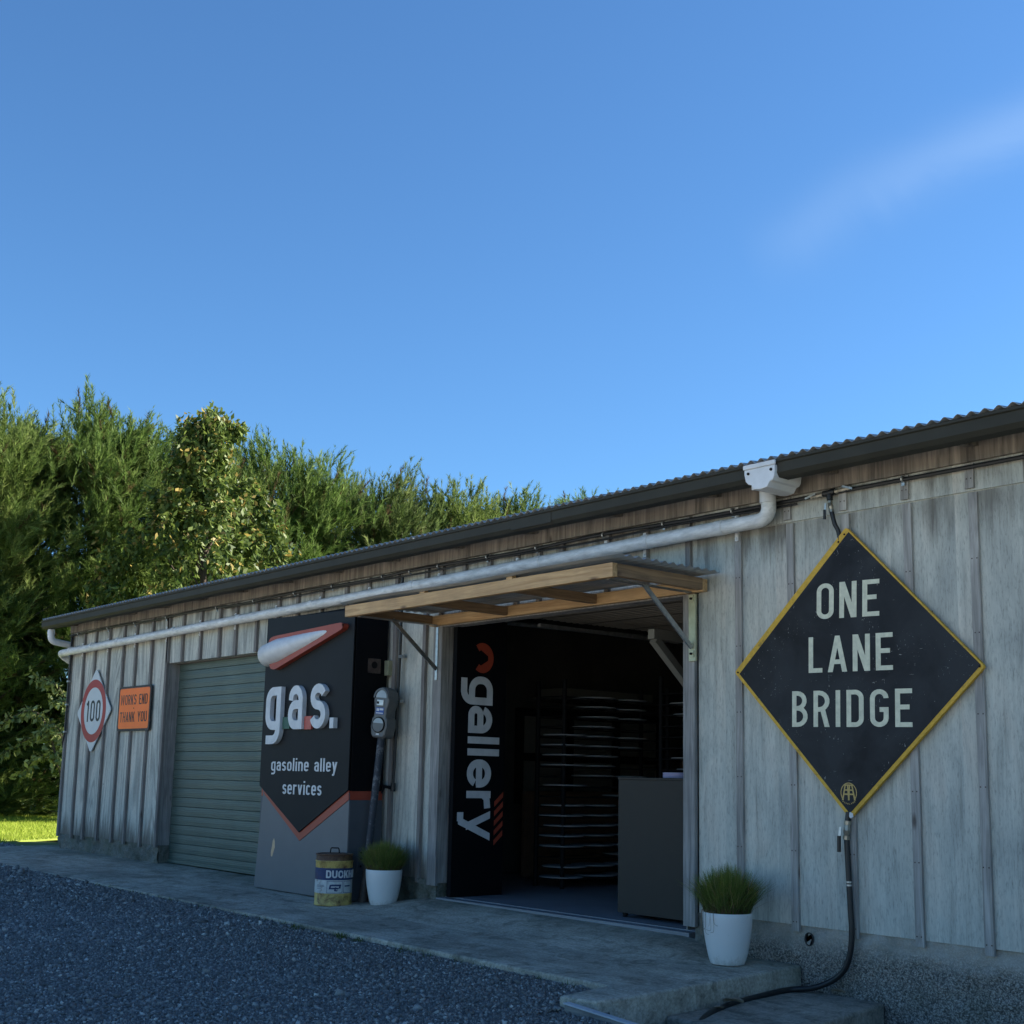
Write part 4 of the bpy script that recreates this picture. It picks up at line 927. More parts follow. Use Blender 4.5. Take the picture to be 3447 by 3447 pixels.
# front skins: grey lower panel, orange V, black pentagon standing proud
poly_board('lower_panel', [(KX0 - .04, KZ0 + .005), (KX1 - .004, KZ0 + .005), (KX1 - .004, -.15), (KX0 + .05, -.15)], KY - .0005, .006, MT['kgrey'], kt)
xm = -9.76
poly_board('chevron', [(KX0 + .065, -.115), (KX0 + .065, -.185), (xm, -.578), (KX1 - .004, -.206), (KX1 - .004, -.13)], KY - .007, .005, MT['kred'], kt)
poly_board('black_panel', [(KX0 + .0, 1.43), (KX0 + .0, -.115), (xm, -.506), (KX1 - .002, -.128), (KX1 - .002, 1.39)], KY - .0125, .012, MT['kblack'], kt, .003)
fy = KY - .025
GW = {'*': .69, '.': .25}
for ch, x0, wd in (('g', -10.365, .265), ('a', -9.962, .24), ('s', -9.590, .25), ('.', -9.272, .075)):
    mb = MB(); letters(mb, ch, wallmap(x0, .388, fy), wd, .388, GW, .20, .1, .042, RR=.24, desc=-.33); mb.build('letter', MT['kwhite'], kt)
poly_board('green_strip', [(-10.09, .395), (-9.965, .395), (-9.965, .50), (-10.09, .50)], fy, .02, MT['kgreen'], kt)
poly_board('coral_strip', [(-9.715, .385), (-9.60, .385), (-9.60, .50), (-9.715, .50)], fy, .02, MT['kpink'], kt)
mb = MB(); DW = {'*': .56, 'l': .18, 'i': .18, ' ': .38, 'a': .54, 'y': .56, 'r': .42, 's': .5, 'c': .5, 'v': .56}
letters(mb, 'gasoline alley', wallmap(-10.285, .022, fy), 1.108, .082, DW, .17, .17, .002, RR=.2); letters(mb, 'services', wallmap(-10.065, -.182, fy), .655, .086, DW, .17, .17, .002, RR=.2); mb.build('lettering', MT['kwhite'], kt)
# comet emblem: half-round white body tapering to a tip over a red fin plate
mb = MB(); A = Vector((-10.37, 0, 1.085)); Bp = Vector((-9.105, 0, 1.256)); ax = (Bp - A).normalized(); pr = Vector((-ax.z, 0, ax.x)); rings = []
Lc = (Bp - A).length
for i in range(15):
    t = i / 14; rad = .118 * (1 - t) + .012; 
    if i == 0: rad *= .55
    if i == 1: t = .012; rad = .105
    cc = A + ax * (Lc * t - (.10 if i == 0 else (.07 if i == 1 else 0)))
    rings.append([cc + pr * (rad * math.cos(a)) + Vector((0, fy - .02 - 1.0 * rad * math.sin(a), 0)) for a in np.linspace(0, math.pi, 13)])
vs = [q for r_ in rings for q in r_]; mb.add(vs, [(i * 13 + j, i * 13 + j + 1, (i + 1) * 13 + j + 1, (i + 1) * 13 + j) for i in range(14) for j in range(12)] + [tuple(range(13)), tuple(14 * 13 + j for j in range(13))])
mb.build('comet_body', MT['kwhite'], kt, smooth=True)
fin = corner_round([(-10.335, 1.23), (-10.395, 1.13), (-10.30, .945), (-10.22, .935), (-9.105, 1.225), (-9.085, 1.262), (-9.12, 1.283), (-10.26, 1.245)], .03)
poly_board('comet_fin', fin, fy, .055, MT['kred'], kt, .006)
poly_board('paint_chip', [(-10.225, -.60), (-10.205, -.577), (-10.19, -.60), (-10.185, -.655), (-10.205, -.70), (-10.225, -.742), (-10.245, -.735), (-10.25, -.70), (-10.235, -.65)], KY - .0062, .0012, MT['chip'], kt)
# fittings on the right-hand side
mb = MB(); sx = KX1
for a, b, c, d in ((-.26, -.12, .90, 1.0), ): 
    for z0, z1, y0, y1 in ((.86, .985, -.235, -.225), (.86, .985, -.115, -.105), (.86, .872, -.235, -.105), (.973, .985, -.235, -.105)): mb.box(sx, sx + .006, y0, y1, z0, z1)
mb.box(sx, sx + .003, -.225, -.115, .872, .973); mb.build('socket_plate', MT['rustpole'], kt)
mb = MB(); mb.tube([(sx + .003, -.17, .93), (sx + .006, -.17, .93)], .03, 14); mb.build('socket_hole', MT['rack'], kt)
mb = MB(); mb.box(sx, sx + .006, -.27, -.10, -.80, -.60); mb.build('access_plate', MT['kblue'], kt, bevel=.002)
mb = MB(); mb.tube([(sx + .006, -.15, -.735), (sx + .009, -.15, -.735)], .024, 14)
for y, z in ((-.235, -.64), (-.235, -.69), (-.235, -.75), (-.20, -.78)): mb.tube([(sx + .006, y, z), (sx + .009, y, z)], .009, 10)
mb.build('plate_hole', MT['rack'], kt)
mb = MB(); mb.box(-8.985, -8.93, -.075, -.02, .845, .975); wbk = mb.build('wall_block', MT['zincplate'], kt, bevel=.003)

# ------------------------------------------------------------------ parking meter leaning on the wall
pm = thing('parking_meter', 'old grey parking meter on a blue black pole leaning beside the totem', 'parking meter', (-8.90, -0.27, -1.03))
b0 = Vector((-8.925, -.245, -1.033)); b1 = Vector((-8.832, -.185, .307)); dv = (b1 - b0).normalized()
mb = MB(); mb.tube([b0 + dv * .42, b1], .031, 14); mb.build('pole', MT['meterpole'], pm, smooth=True)
mb = MB(); mb.tube([b0, b0 + dv * .18, b0 + dv * .20, b0 + dv * .34, b0 + dv * .42], [.040, .034, .028, .030, .033], 12); mb.build('foot', MT['rustpole'], pm, smooth=True)
# head: faces the viewer, frame axes
fz = dv; fyv = Vector((0.30, -1, 0)); fyv = (fyv - fz * fyv.dot(fz)).normalized(); fx = fz.cross(fyv).normalized()
if fx.x < 0: fx = -fx
def HM(u, v, d): return tuple(b1 + fx * u + fz * v + fyv * d)
body = [(-.055, 0), (.055, 0), (.075, .025), (.088, .09), (.082, .16), (.068, .178), (.066, .23), (.076, .27), (.083, .31), (.082, .35), (.070, .385), (.048, .412), (0, .425), (-.048, .412), (-.070, .385), (-.082, .35), (-.083, .31), (-.076, .27), (-.066, .23), (-.068, .178), (-.082, .16), (-.088, .09), (-.075, .025)]
mb = MB(); mb.prism(body, HM, -.075, .055); mb.build('head', MT['meter'], pm, smooth=False, bevel=.014)
mb = MB(); win = [(-.058, .335)] + [(.058 * math.cos(a), .335 + .062 * math.sin(a)) for a in np.linspace(math.pi, 0, 14)]; mb.prism(win, HM, .055, .060); mb.build('time_window', MT['glass'], pm)
mb = MB(); rim = [(.069 * math.cos(a), .332 + .075 * math.sin(a)) for a in np.linspace(0, math.pi, 16)]; L, Rr = strip(rim, .014, False); n = len(L)
for dd in (.068,): mb.add([HM(p.x, p.y, dd) for p in L + Rr] + [HM(p.x, p.y, .05) for p in L + Rr], [f for i in range(n - 1) for f in ((i, i + 1, n + i + 1, n + i), (i, i + 1, 2 * n + i + 1, 2 * n + i), (n + i, n + i + 1, 3 * n + i + 1, 3 * n + i))])
mb.build('window_rim', MT['meter'], pm)
mb = MB(); mb.prism([(-.042, .268), (.030, .268), (.030, .318), (-.042, .318)], HM, .055, .061); mb.build('coin_plate', MT['metal'], pm, bevel=.004)
mb = MB(); mb.prism([(-.036, .282), (-.018, .282), (-.018, .302), (-.036, .302)], HM, .061, .064); mb.build('coin_slot', MT['rack'], pm)
mb = MB(); mb.prism([(-.045, .196), (.040, .196), (.040, .252), (-.045, .252)], HM, .0555, .058); mb.build('instruction_label', MT['labelblue'], pm)
mb = MB(); mb.prism([(-.036, .222), (-.010, .222), (-.010, .244), (-.036, .244)], HM, .058, .0588); mb.prism([(-.004, .230), (.034, .230), (.034, .246), (-.004, .246)], HM, .058, .0588); mb.prism([(-.040, .202), (.034, .202), (.034, .210), (-.040, .210)], HM, .058, .0588); mb.build('label_print', MT['signwhite'], pm)
circ = lambda R_, cz: [(R_ * math.cos(a), cz + R_ * math.sin(a)) for a in np.linspace(0, 2 * math.pi, 33)[:-1]]
mb = MB(); mb.prism(circ(.066, .108), HM, .055, .062); mb.build('dial_rim', MT['rack'], pm)
mb = MB(); mb.prism(circ(.058, .108), HM, .062, .065); mb.build('dial', MT['meter'], pm)
mb = MB(); mb.prism([(.054 * math.cos(a), .116 + .048 * math.sin(a)) for a in np.linspace(math.radians(8), math.radians(172), 16)], HM, .065, .0662); mb.build('dial_window', MT['glass'], pm)
mb = MB(); mb.prism([(-.016, .024), (.016, .024), (.016, .036), (-.016, .036)], HM, .055, .059); mb.build('lock_plate', MT['signwhite'], pm)

# ------------------------------------------------------------------ oil drum
od = thing('oil_drum', 'rusty yellow oil drum with a blue band lettered DUCKHAM and wire lid handle', 'drum', (-8.98, -0.50, -1.044))
dx, dy, dz, dr, dh = -8.98, -0.50, -1.046, 0.150, 0.405
mb = MB(); mb.lathe([(0.0, 0.004), (dr - .012, .004), (dr - .004, 0.0), (dr + .003, .006), (dr + .003, .014), (dr, .02), (dr, dh - .062), (dr + .005, dh - .055), (dr, dh - .048)], (dx, dy, dz), 48); mb.build('body', MT['drumyellow'], od, smooth=True)
mb = MB(); mb.lathe([(dr - .001, dh - .048), (dr - .004, dh - .012), (dr + .003, dh - .006), (dr + .003, dh + .002), (dr - .008, dh + .004), (dr - .02, dh - .004), (dr * .5, dh + .006), (0.0, dh + .008)], (dx, dy, dz), 48); mb.build('lid', MT['drumlid'], od, smooth=True)
mb = MB(); mb.lathe([(dr, .205), (dr + .0012, .206), (dr + .0012, .298), (dr, .299)], (dx, dy, dz), 48); mb.build('blue_band', MT['drumblue'], od, smooth=True)
mb = MB(); mb.lathe([(dr, .100), (dr + .0012, .101), (dr + .0012, .2045), (dr, .2049)], (dx, dy, dz), 48); mb.build('white_band', MT['drumwhite'], od, smooth=True)
mb = MB(); hd = Vector((.85, .5, 0)).normalized(); pp = [Vector((dx, dy, dz + dh + .002)) + hd * u + Vector((0, 0, v)) for u, v in ((-.042, 0), (-.036, .045), (.036, .045), (.042, 0))]
mb.tube(bend(pp, .012), .005, 8); mb.build('handle', MT['rack'], od, smooth=True)
va_ = math.atan2(-6.2262 - dy, 0 - dx)          # bearing of the viewer, the label was turned a little away from it
def drummap(a0, z0): return lambda u, v, d: (dx + (dr + .0014 + d) * math.cos(a0 + u / dr), dy + (dr + .0014 + d) * math.sin(a0 + u / dr), dz + z0 + v)
mb = MB(); LW = {'*': .66, 'I': .2}
letters(mb, "DUCKHAM", drummap(va_ - .42, .222), .335, .060, LW, .2, .1, .0028); letters(mb, 'S', drummap(va_ - .42 + .345 / dr, .222), .045, .060, LW, .2, .1, .0028); mb.build('lettering', MT['signwhite'], od)
mb = MB(); F = drummap(va_ - .36, .104)
def drect(F, u0, u1, v0, v1, d=.0006):
    k = max(1, int((u1 - u0) / .008)); mb.add([F(u0 + (u1 - u0) * i / k, v, d) for v in (v0, v1) for i in range(k + 1)], [(i, i + 1, k + 2 + i, k + 1 + i) for i in range(k)])
def dframe(F, u1, v1):
    drect(F, 0, u1, 0, .003); drect(F, 0, u1, v1 - .003, v1); drect(F, 0, .003, .003, v1 - .003, .0008); drect(F, u1 - .003, u1, .003, v1 - .003, .0008)
dframe(F, .128, .094)
for u0, u1, v0, v1 in ((.020, .034, .030, .066), (.034, .112, .054, .068), (.098, .112, .036, .054), (.026, .098, .030, .042), (.066, .078, .016, .046), (.076, .094, .014, .024)):
    k = max(2, int((u1 - u0) / .008)); sh_ = .25
    mb.add([F(u0 + (u1 - u0) * i / k + sh_ * (v - .045), v, .0007 + .00013 * (u0 * 100 % 7)) for v in (v0, v1) for i in range(k + 1)], [(i, i + 1, k + 2 + i, k + 1 + i) for i in range(k)])
F2 = drummap(va_ - 1.05, .104)
for v, l_ in ((.058, .078), (.05, .082), (.042, .06), (.030, .05)): drect(F2, .004, l_, v, v + .003)
F3 = drummap(va_ + .56, .104); dframe(F3, .09, .094); drect(F3, .01, .07, .05, .06)
mb.build('label_print', MT['drumblue'], od)

# ------------------------------------------------------------------ planters
def planter(x, y, zb, rt, rb, h, gr, ngr, lab, seed, trail):
    t = thing('plant_pot', lab, 'plant pot', (x, y, zb), 'white planters of tufted grass')
    mb = MB(); prof = []
    for i in range(11):
        f = i / 10; prof.append((rb + (rt - rb) * (1 - (1 - f) ** 1.8), f * h))
    prof = [(rb - .012, 0.0), (rb - .003, .003)] + prof[1:] + [(rt - .002, h + .003), (rt - .008, h + .002), (rt - .012, h - .03)]
    mb.lathe(prof, (x, y, zb), 56); mb.build('pot', MT['potwhite'], t, smooth=True)
    mb = MB(); mb.lathe([(0, h - .028), (rt * .6, h - .024), (rt - .011, h - .034)], (x, y, zb), 32); mb.build('soil', MT['soil'], t, smooth=True)
    r = np.random.default_rng(seed); n = ngr; a = r.uniform(0, 2 * np.pi, n); rad = rt * .93 * np.sqrt(r.uniform(0, 1, n))
    root = np.stack([np.cos(a) * rad * .92, np.sin(a) * rad * .92, np.full(n, h - .03)], 1)
    lean = (rad / rt) * r.uniform(.25, 1.0, n) + r.normal(0, .22, n); az = a + r.normal(0, .6, n); ln = gr * r.uniform(.55, 1.12, n) * (1 - .18 * (rad / rt) ** 2)
    out = np.stack([np.cos(az), np.sin(az), np.zeros(n)], 1); side = np.stack([-np.sin(az + r.normal(0, .8, n)), np.cos(az), np.zeros(n)], 1) * r.uniform(.0012, .0022, n)[:, None]
    P = []
    for f in (0, .35, .7, 1):
        P.append(root + out * (ln * lean * .75 * f ** 1.4)[:, None] + np.array([0, 0, 1.0]) * (ln * (f - .28 * np.abs(lean) * f * f))[:, None])
    Q = []
    for i, w in ((0, 1), (1, .9), (2, .6)):
        w2 = (.9, .6, .12)[i]; Q.append(np.stack([P[i] - side * w, P[i] + side * w, P[i + 1] + side * w2, P[i + 1] - side * w2], 1))
    V = np.concatenate(Q); g = r.uniform(0, 1, n)
    col = np.stack([.10 + .10 * g, .155 + .08 * g, .03 + .035 * g], 1); col0 = np.where((r.uniform(0, 1, n) < .5)[:, None], np.array([.13, .085, .05]), col * .8)
    dry = (r.uniform(0, 1, n) < .13)[:, None]; col = np.where(dry, np.array([.26, .19, .09]), col); tint = np.concatenate([col0, col, col * np.array([1.15, 1.1, 1])])
    quads('grass_tuft', V, MT['potgrass'], tint, t)
    if trail:
        mb = MB()
        for i in range(16):
            a_ = random.uniform(-2.7, -0.9); rr = rt + .004
            p0 = Vector((x + math.cos(a_) * rt * .8, y + math.sin(a_) * rt * .8, zb + h + .0)); p1 = Vector((x + math.cos(a_) * rr, y + math.sin(a_) * rr, zb + h + .012))
            dn = random.uniform(.03, .12); p2 = Vector((x + math.cos(a_ + .06) * (rr + .006), y + math.sin(a_ + .06) * (rr + .006), zb + h - dn)); a2 = a_ + random.uniform(-.25, .25)
            p3 = Vector((x + math.cos(a2) * (rr + .004), y + math.sin(a2) * (rr + .004), zb + h - dn - random.uniform(.0, .03)))
            mb.tube(spline([p0, p1, p2, p3], 4), .0010, 4)
        mb.build('dry_stem', MT['deadleaf'], t)
    return t
planter(-5.02, -0.285, -1.049, .146, .102, .292, .30, 5200, 'near white pot of green tufted grass on the slab right of the doorway', 11, True)
planter(-8.62, -0.255, -1.036, .147, .100, .285, .262, 4600, 'far white pot of darker tufted grass beside the oil drum', 12, False)

# ------------------------------------------------------------------ gallery board, overhead door, counter
gb = thing('gallery_board', 'tall black board inside the doorway with the word gallery running downwards', 'sign', (-8.17, 0.3, -0.94))
mb = MB(); mb.box(-8.19, -8.14, 0.055, 0.585, -0.942, 1.30); mb.build('board', MT['kdark'], gb)
GM = lambda y0, z0: (lambda u, v, d: (-8.1395 + d, y0 + v, z0 - u))
mb = MB(); HW = {'*': .92, 'l': .30, 'r': .60, 'a': .92, 'g': .95, 'y': 1.0, 'e': .95}
for ch, z0, wd in (('g', .823, .234), ('a', .580, .222), ('l', .335, .068), ('l', .238, .068), ('e', .145, .227), ('r', -.109, .139), ('y', -.270, .238)):
    letters(mb, ch, GM(.190, z0), wd, .252, HW, .25, .1, .0012, RR=.34, asc=1.32, desc=-.33)
mb.build('lettering', MT['kwhite'], gb)
mb = MB(); cc = (.325, .978); arcp = [(cc[0] + .088 * math.cos(a), cc[1] + .096 * math.sin(a)) for a in np.linspace(math.radians(-128), math.radians(128), 28)]
L, Rr = strip(arcp, .058, False); n = len(L); mb.add([(-8.1382, p.x, p.y) for p in L + Rr], [(i, i + 1, n + i + 1, n + i) for i in range(n - 1)])
for sg in (1, -1): mb.add([(-8.1378, .31, cc[1] + sg * .062), (-8.1378, .315, cc[1] + sg * .10), (-8.1378, .395, cc[1] + sg * .045), (-8.1378, .384, cc[1] + sg * .018)], [(0, 1, 2, 3)])
mb.build('arrow_logo', MT['kred'], gb)
for i in range(5):
    z = -.113 - .0775 * i; mb = MB(); mb.prism([(.485, z - .081), (.577, z), (.577, z - .045), (.485, z - .126 + .002)], lambda u, v, d: (-8.1395 + d, u, v), 0, .0012); mb.build('stripe', MT['kred'], gb)

ov = thing('overhead_door', 'raised ribbed garage door on galvanised rails under the gallery ceiling', 'garage door', (-6.9, 1.2, 1.3))
for x in (-8.21, -5.63):
    mb = MB(); mb.tube(bend([(x, .10, -.93), (x, .10, 1.12), (x, 0.30, 1.30), (x, 2.6, 1.34)], .16, 8), .018, 8); mb.build('rail', MT['metal'], ov)
for i in range(4):
    y0 = .42 + i * .55; mb = MB(); pr_ = []
    for j in range(7): pr_ += [(y0 + j * .077, 1.36 + .006 * i), (y0 + j * .077 + .03, 1.36 + .006 * i), (y0 + j * .077 + .036, 1.372 + .006 * i), (y0 + j * .077 + .07, 1.372 + .006 * i)]
    mb.v = [(x, y, z) for y, z in pr_ for x in (-8.16, -5.68)]; mb.f = [(2 * k, 2 * k + 1, 2 * k + 3, 2 * k + 2) for k in range(len(pr_) - 1)]; mb.build('door_panel', MT['cream'], ov)
mb = MB(); mb.box(-7.77, -7.73, .6, 2.3, 1.235, 1.262); mb.build('track_bar', MT['metal'], ov)
bk = thing('timber_bracket', 'pale timber beam and diagonal strut inside the doorway above the counter', 'bracket', (-6.2, .6, 1.0))
mb = MB(); mb.box(-6.23, -6.17, .30, 1.5, 1.0, 1.07); mb.build('beam', MT['cream'], bk); mb = MB(); mb.beam((-6.2, .33, 1.0), (-6.2, .95, .48), .06, .055); mb.build('strut', MT['cream'], bk)

ct = thing('counter', 'plain charcoal counter standing just inside the gallery doorway', 'counter', (-6.0, .5, -0.94))
mb = MB(); mb.box(-6.48, -5.40, .262, .74, -.915, .006); mb.build('cabinet', MT['counter'], ct, bevel=.003)
mb = MB(); mb.box(-6.484, -5.396, .258, .745, .0065, .022); mb.build('top', MT['counter'], ct, bevel=.002)
for x, y in ((-6.44, .30), (-5.46, .30), (-6.44, .70), (-5.46, .70)):
    mb = MB(); mb.lathe([(.018, 0), (.02, .03)], (x, y, -.944), 12); mb.build('foot', MT['rack'], ct)
for x, y, lab in ((-6.10, .48, 'stack of pale lilac paper plates at the left on the charcoal counter'), (-5.865, .48, 'stack of pale lilac paper plates on the counter beside the door post')):
    t = thing('plate_stack', lab, 'plates', (x, y, .022), 'paper plate stacks on the counter')
    mb = MB()
    pr_ = []
    for i in range(9): pr_ += [(.108, .0005 + i * .0042), (.115, .003 + i * .0042)]
    mb.lathe([(.10, 0.0)] + pr_ + [(.10, .040)], (x, y, .0225), 32); mb.build('plate', MT['paper'], t)

# racks with white discs
def rack(x0, x1, y0, y1, ztop, nsh, lab):
    t = thing('drying_rack', lab, 'rack', ((x0 + x1) / 2, (y0 + y1) / 2, -.944), 'black racks inside the gallery')
    for x, y in ((x0, y0), (x1, y0), (x0, y1), (x1, y1)):
        mb = MB(); mb.tube([(x, y, -.944), (x, y, ztop)], .021, 10); mb.build('post', MT['rack'], t, smooth=True)
    for i in range(nsh):
        z = -.855 + i * (ztop + .80) / nsh; mb = MB()
        for y in (y0, (y0 + y1) / 2, y1): mb.box(x0, x1, y - .008, y + .008, z - .008, z)
        for x in (x0, x1): mb.box(x - .006, x + .006, y0, y1, z - .016, z - .008)
        mb.build('shelf', MT['rack'], t)
    return t
rack(-8.66, -8.31, 1.41, 2.75, .88, 19, 'tall black rack of many thin shelves holding white discs')
rack(-7.74, -6.95, 2.05, 2.8, .92, 18, 'black rack behind the counter with few discs on its shelves')
dm = MB(); dm.lathe([(0, 0), (.19, 0), (.20, .004), (.20, .009), (.196, .012), (.15, .011), (0, .011)], (0, 0, 0), 32)
d0 = dm.build('disc', MT['disc'], None, smooth=True); first = True
for i in range(19):
    z = -.8545 + i * (.88 + .80) / 19
    for j, (x, y) in enumerate(((-8.44, 1.53), (-8.47, 1.95), (-8.50, 2.36))):
        if i in (2,) and j < 2: continue
        if i > 14 and j == 0: continue
        if i > 3 and random.random() < .22: continue
        o = d0 if first else d0.copy()
        if not first: COL.objects.link(o)
        first = False; o.location = (x + random.uniform(-.02, .02), y + random.uniform(-.02, .02), z)
        tag(o, 'thin white round disc lying on a shelf of the tall black rack', 'disc', 'white discs on the tall rack')
for i in range(18):
    for j, (x, y) in enumerate(((-7.52, 2.25), (-7.50, 2.62), (-7.14, 2.27))):
        if random.random() < .38: continue
        o = d0.copy(); COL.objects.link(o); o.location = (x + random.uniform(-.03, .03), y + random.uniform(-.03, .03), -.8545 + i * (.92 + .80) / 18)
        tag(o, 'white round disc on the rack behind the counter', 'disc', 'white discs on the rack behind the counter')
def crate(name, lab, cat, x0, x1, y0, y1, z0, z1, m):
    b = MB(); b.box(x0, x1, y0, y1, z0, z1); o = b.build(name, MT[m], None, bevel=.006); tag(o, lab, cat); return o
crate('plywood_panel', 'dark brown panel leaning at the back left of the gallery', 'panel', -9.55, -9.50, 2.0, 3.3, -.944, -.12, 'card')
wt = thing('work_table', 'dark table behind the tall rack carrying cardboard boxes', 'table', (-9.0, 4.0, -.944))
mb = MB(); mb.box(-9.6, -8.2, 3.7, 4.4, -.22, -.18); mb.build('tabletop', MT['dark2'], wt)
for x in (-9.55, -8.28):
    for y in (3.72, 4.32): mb = MB(); mb.box(x, x + .05, y, y + .05, -.944, -.221); mb.build('leg', MT['dark2'], wt)
crate('cardboard_box', 'upright brown cardboard box on the dark table behind the tall rack', 'box', -9.1, -8.8, 3.8, 4.1, -.179, .25, 'card')
crate('cardboard_box', 'low brown cardboard box on the dark table near its right end', 'box', -8.65, -8.35, 3.8, 4.1, -.179, .05, 'card')
sh = thing('wall_shelf', 'high shelf on the back wall with pale boards on it', 'shelf', (-9.3, 3.3, .8))
mb = MB(); mb.box(-9.99, -9.4, 2.4, 4.6, .80, .83); mb.build('plank', MT['dark2'], sh); mb = MB(); mb.box(-9.9, -9.5, 2.5, 3.8, .8305, .92); mb.build('board', MT['cream'], sh)
wf = thing('back_window', 'dim boarded window on the left inner wall of the gallery', 'window', (-9.98, 3.2, .2))
mb = MB(); mb.box(-9.999, -9.97, 2.3, 4.4, -.2, .65); mb.build('boarding', MT['cream'], wf)
mb = MB()
for y in (2.3, 3.0, 3.7, 4.4): mb.box(-9.97, -9.94, y - .05, y + .05, -.25, .7)
for z in (-.22, .22, .68): mb.box(-9.9695, -9.935, 2.25, 4.45, z - .04, z + .04)
mb.build('frame', MT['rack'], wf)
mb = MB(); mb.hexa([(-6.75, 1.18, -.94), (-6.2, 1.18, -.94), (-6.2, 1.22, -.94), (-6.75, 1.22, -.94), (-6.80, 1.40, .50), (-6.2, 1.40, .44), (-6.2, 1.44, .44), (-6.80, 1.44, .50)]); tag(mb.build('leaning_board', MT['cream']), 'pale flat board leaning up behind the counter', 'board')

# ------------------------------------------------------------------ step, edging, leaves
mb = MB(); P4 = [(-4.70, -0.005), (-4.15, -0.005), (-4.0, -1.16), (-4.70, -1.16)]
zt = lambda x, y: -1.173 + .03 * y
mb.hexa([(x, y, -1.42) for x, y in P4[::-1]] + [(x, y, zt(x, y)) for x, y in P4[::-1]]); so = mb.build('concrete_step', MT['step'], None, bevel=.015); tag(so, 'low worn concrete step against the roughcast base at the end of the slab', 'step')
eb = thing('edging_board', 'weathered timber edging board with pale top at the corner of the slab', 'edging', (-4.5, -1.75, -1.2))
mb = MB(); mb.beam((-4.87, -1.705, -1.172), (-3.2, -1.76, -1.265), .04, .10); mb.build('board', MT['timber_edge'], eb, bevel=.003)
mb = MB(); mb.beam((-4.875, -1.705, -1.117), (-3.2, -1.76, -1.210), .046, .008); mb.build('cap_strip', MT['timber_white'], eb, bevel=.002)
for i, (x, y, z, a, sc, lab) in enumerate(((-4.63, -.70, -1.188, .3, 1.35, 'largest curled dry leaf beside the hose on the step'), (-4.60, -.86, -1.194, 1.2, .7, 'small dry leaf lying flat below the large curled one'), (-4.44, -.02, -1.166, .1, 1.0, 'dry leaf at the back of the step against the wall'), (-4.59, -.05, -1.168, 2.2, .6, 'tiny dry leaf where the hose meets the step'))):
    mb = MB(); n = 7; top = []
    for k in range(n):
        u = k / (n - 1); w = .022 * math.sin(math.pi * min(.97, u + .05)) + .001; zz = .014 * math.sin(u * 3.0) + .012 * abs(u - .5)
        for sgn in (-1, 0, 1): top.append(((u - .5) * .085, sgn * w, zz + .012 * abs(sgn)))
    fs = [(k * 3 + j, k * 3 + j + 1, k * 3 + 4 + j, k * 3 + 3 + j) for k in range(n - 1) for j in range(2)]
    ca, sa = math.cos(a), math.sin(a); mb.add([(x + sc * (px * ca - py * sa), y + sc * (px * sa + py * ca), z + sc * pz + .003) for px, py, pz in top], fs)
    o = mb.build('dry_leaf', MT['deadleaf']); sm = o.modifiers.new("thick", 'SOLIDIFY'); sm.thickness = .001; tag(o, lab, 'leaf', 'dry leaves on the step')

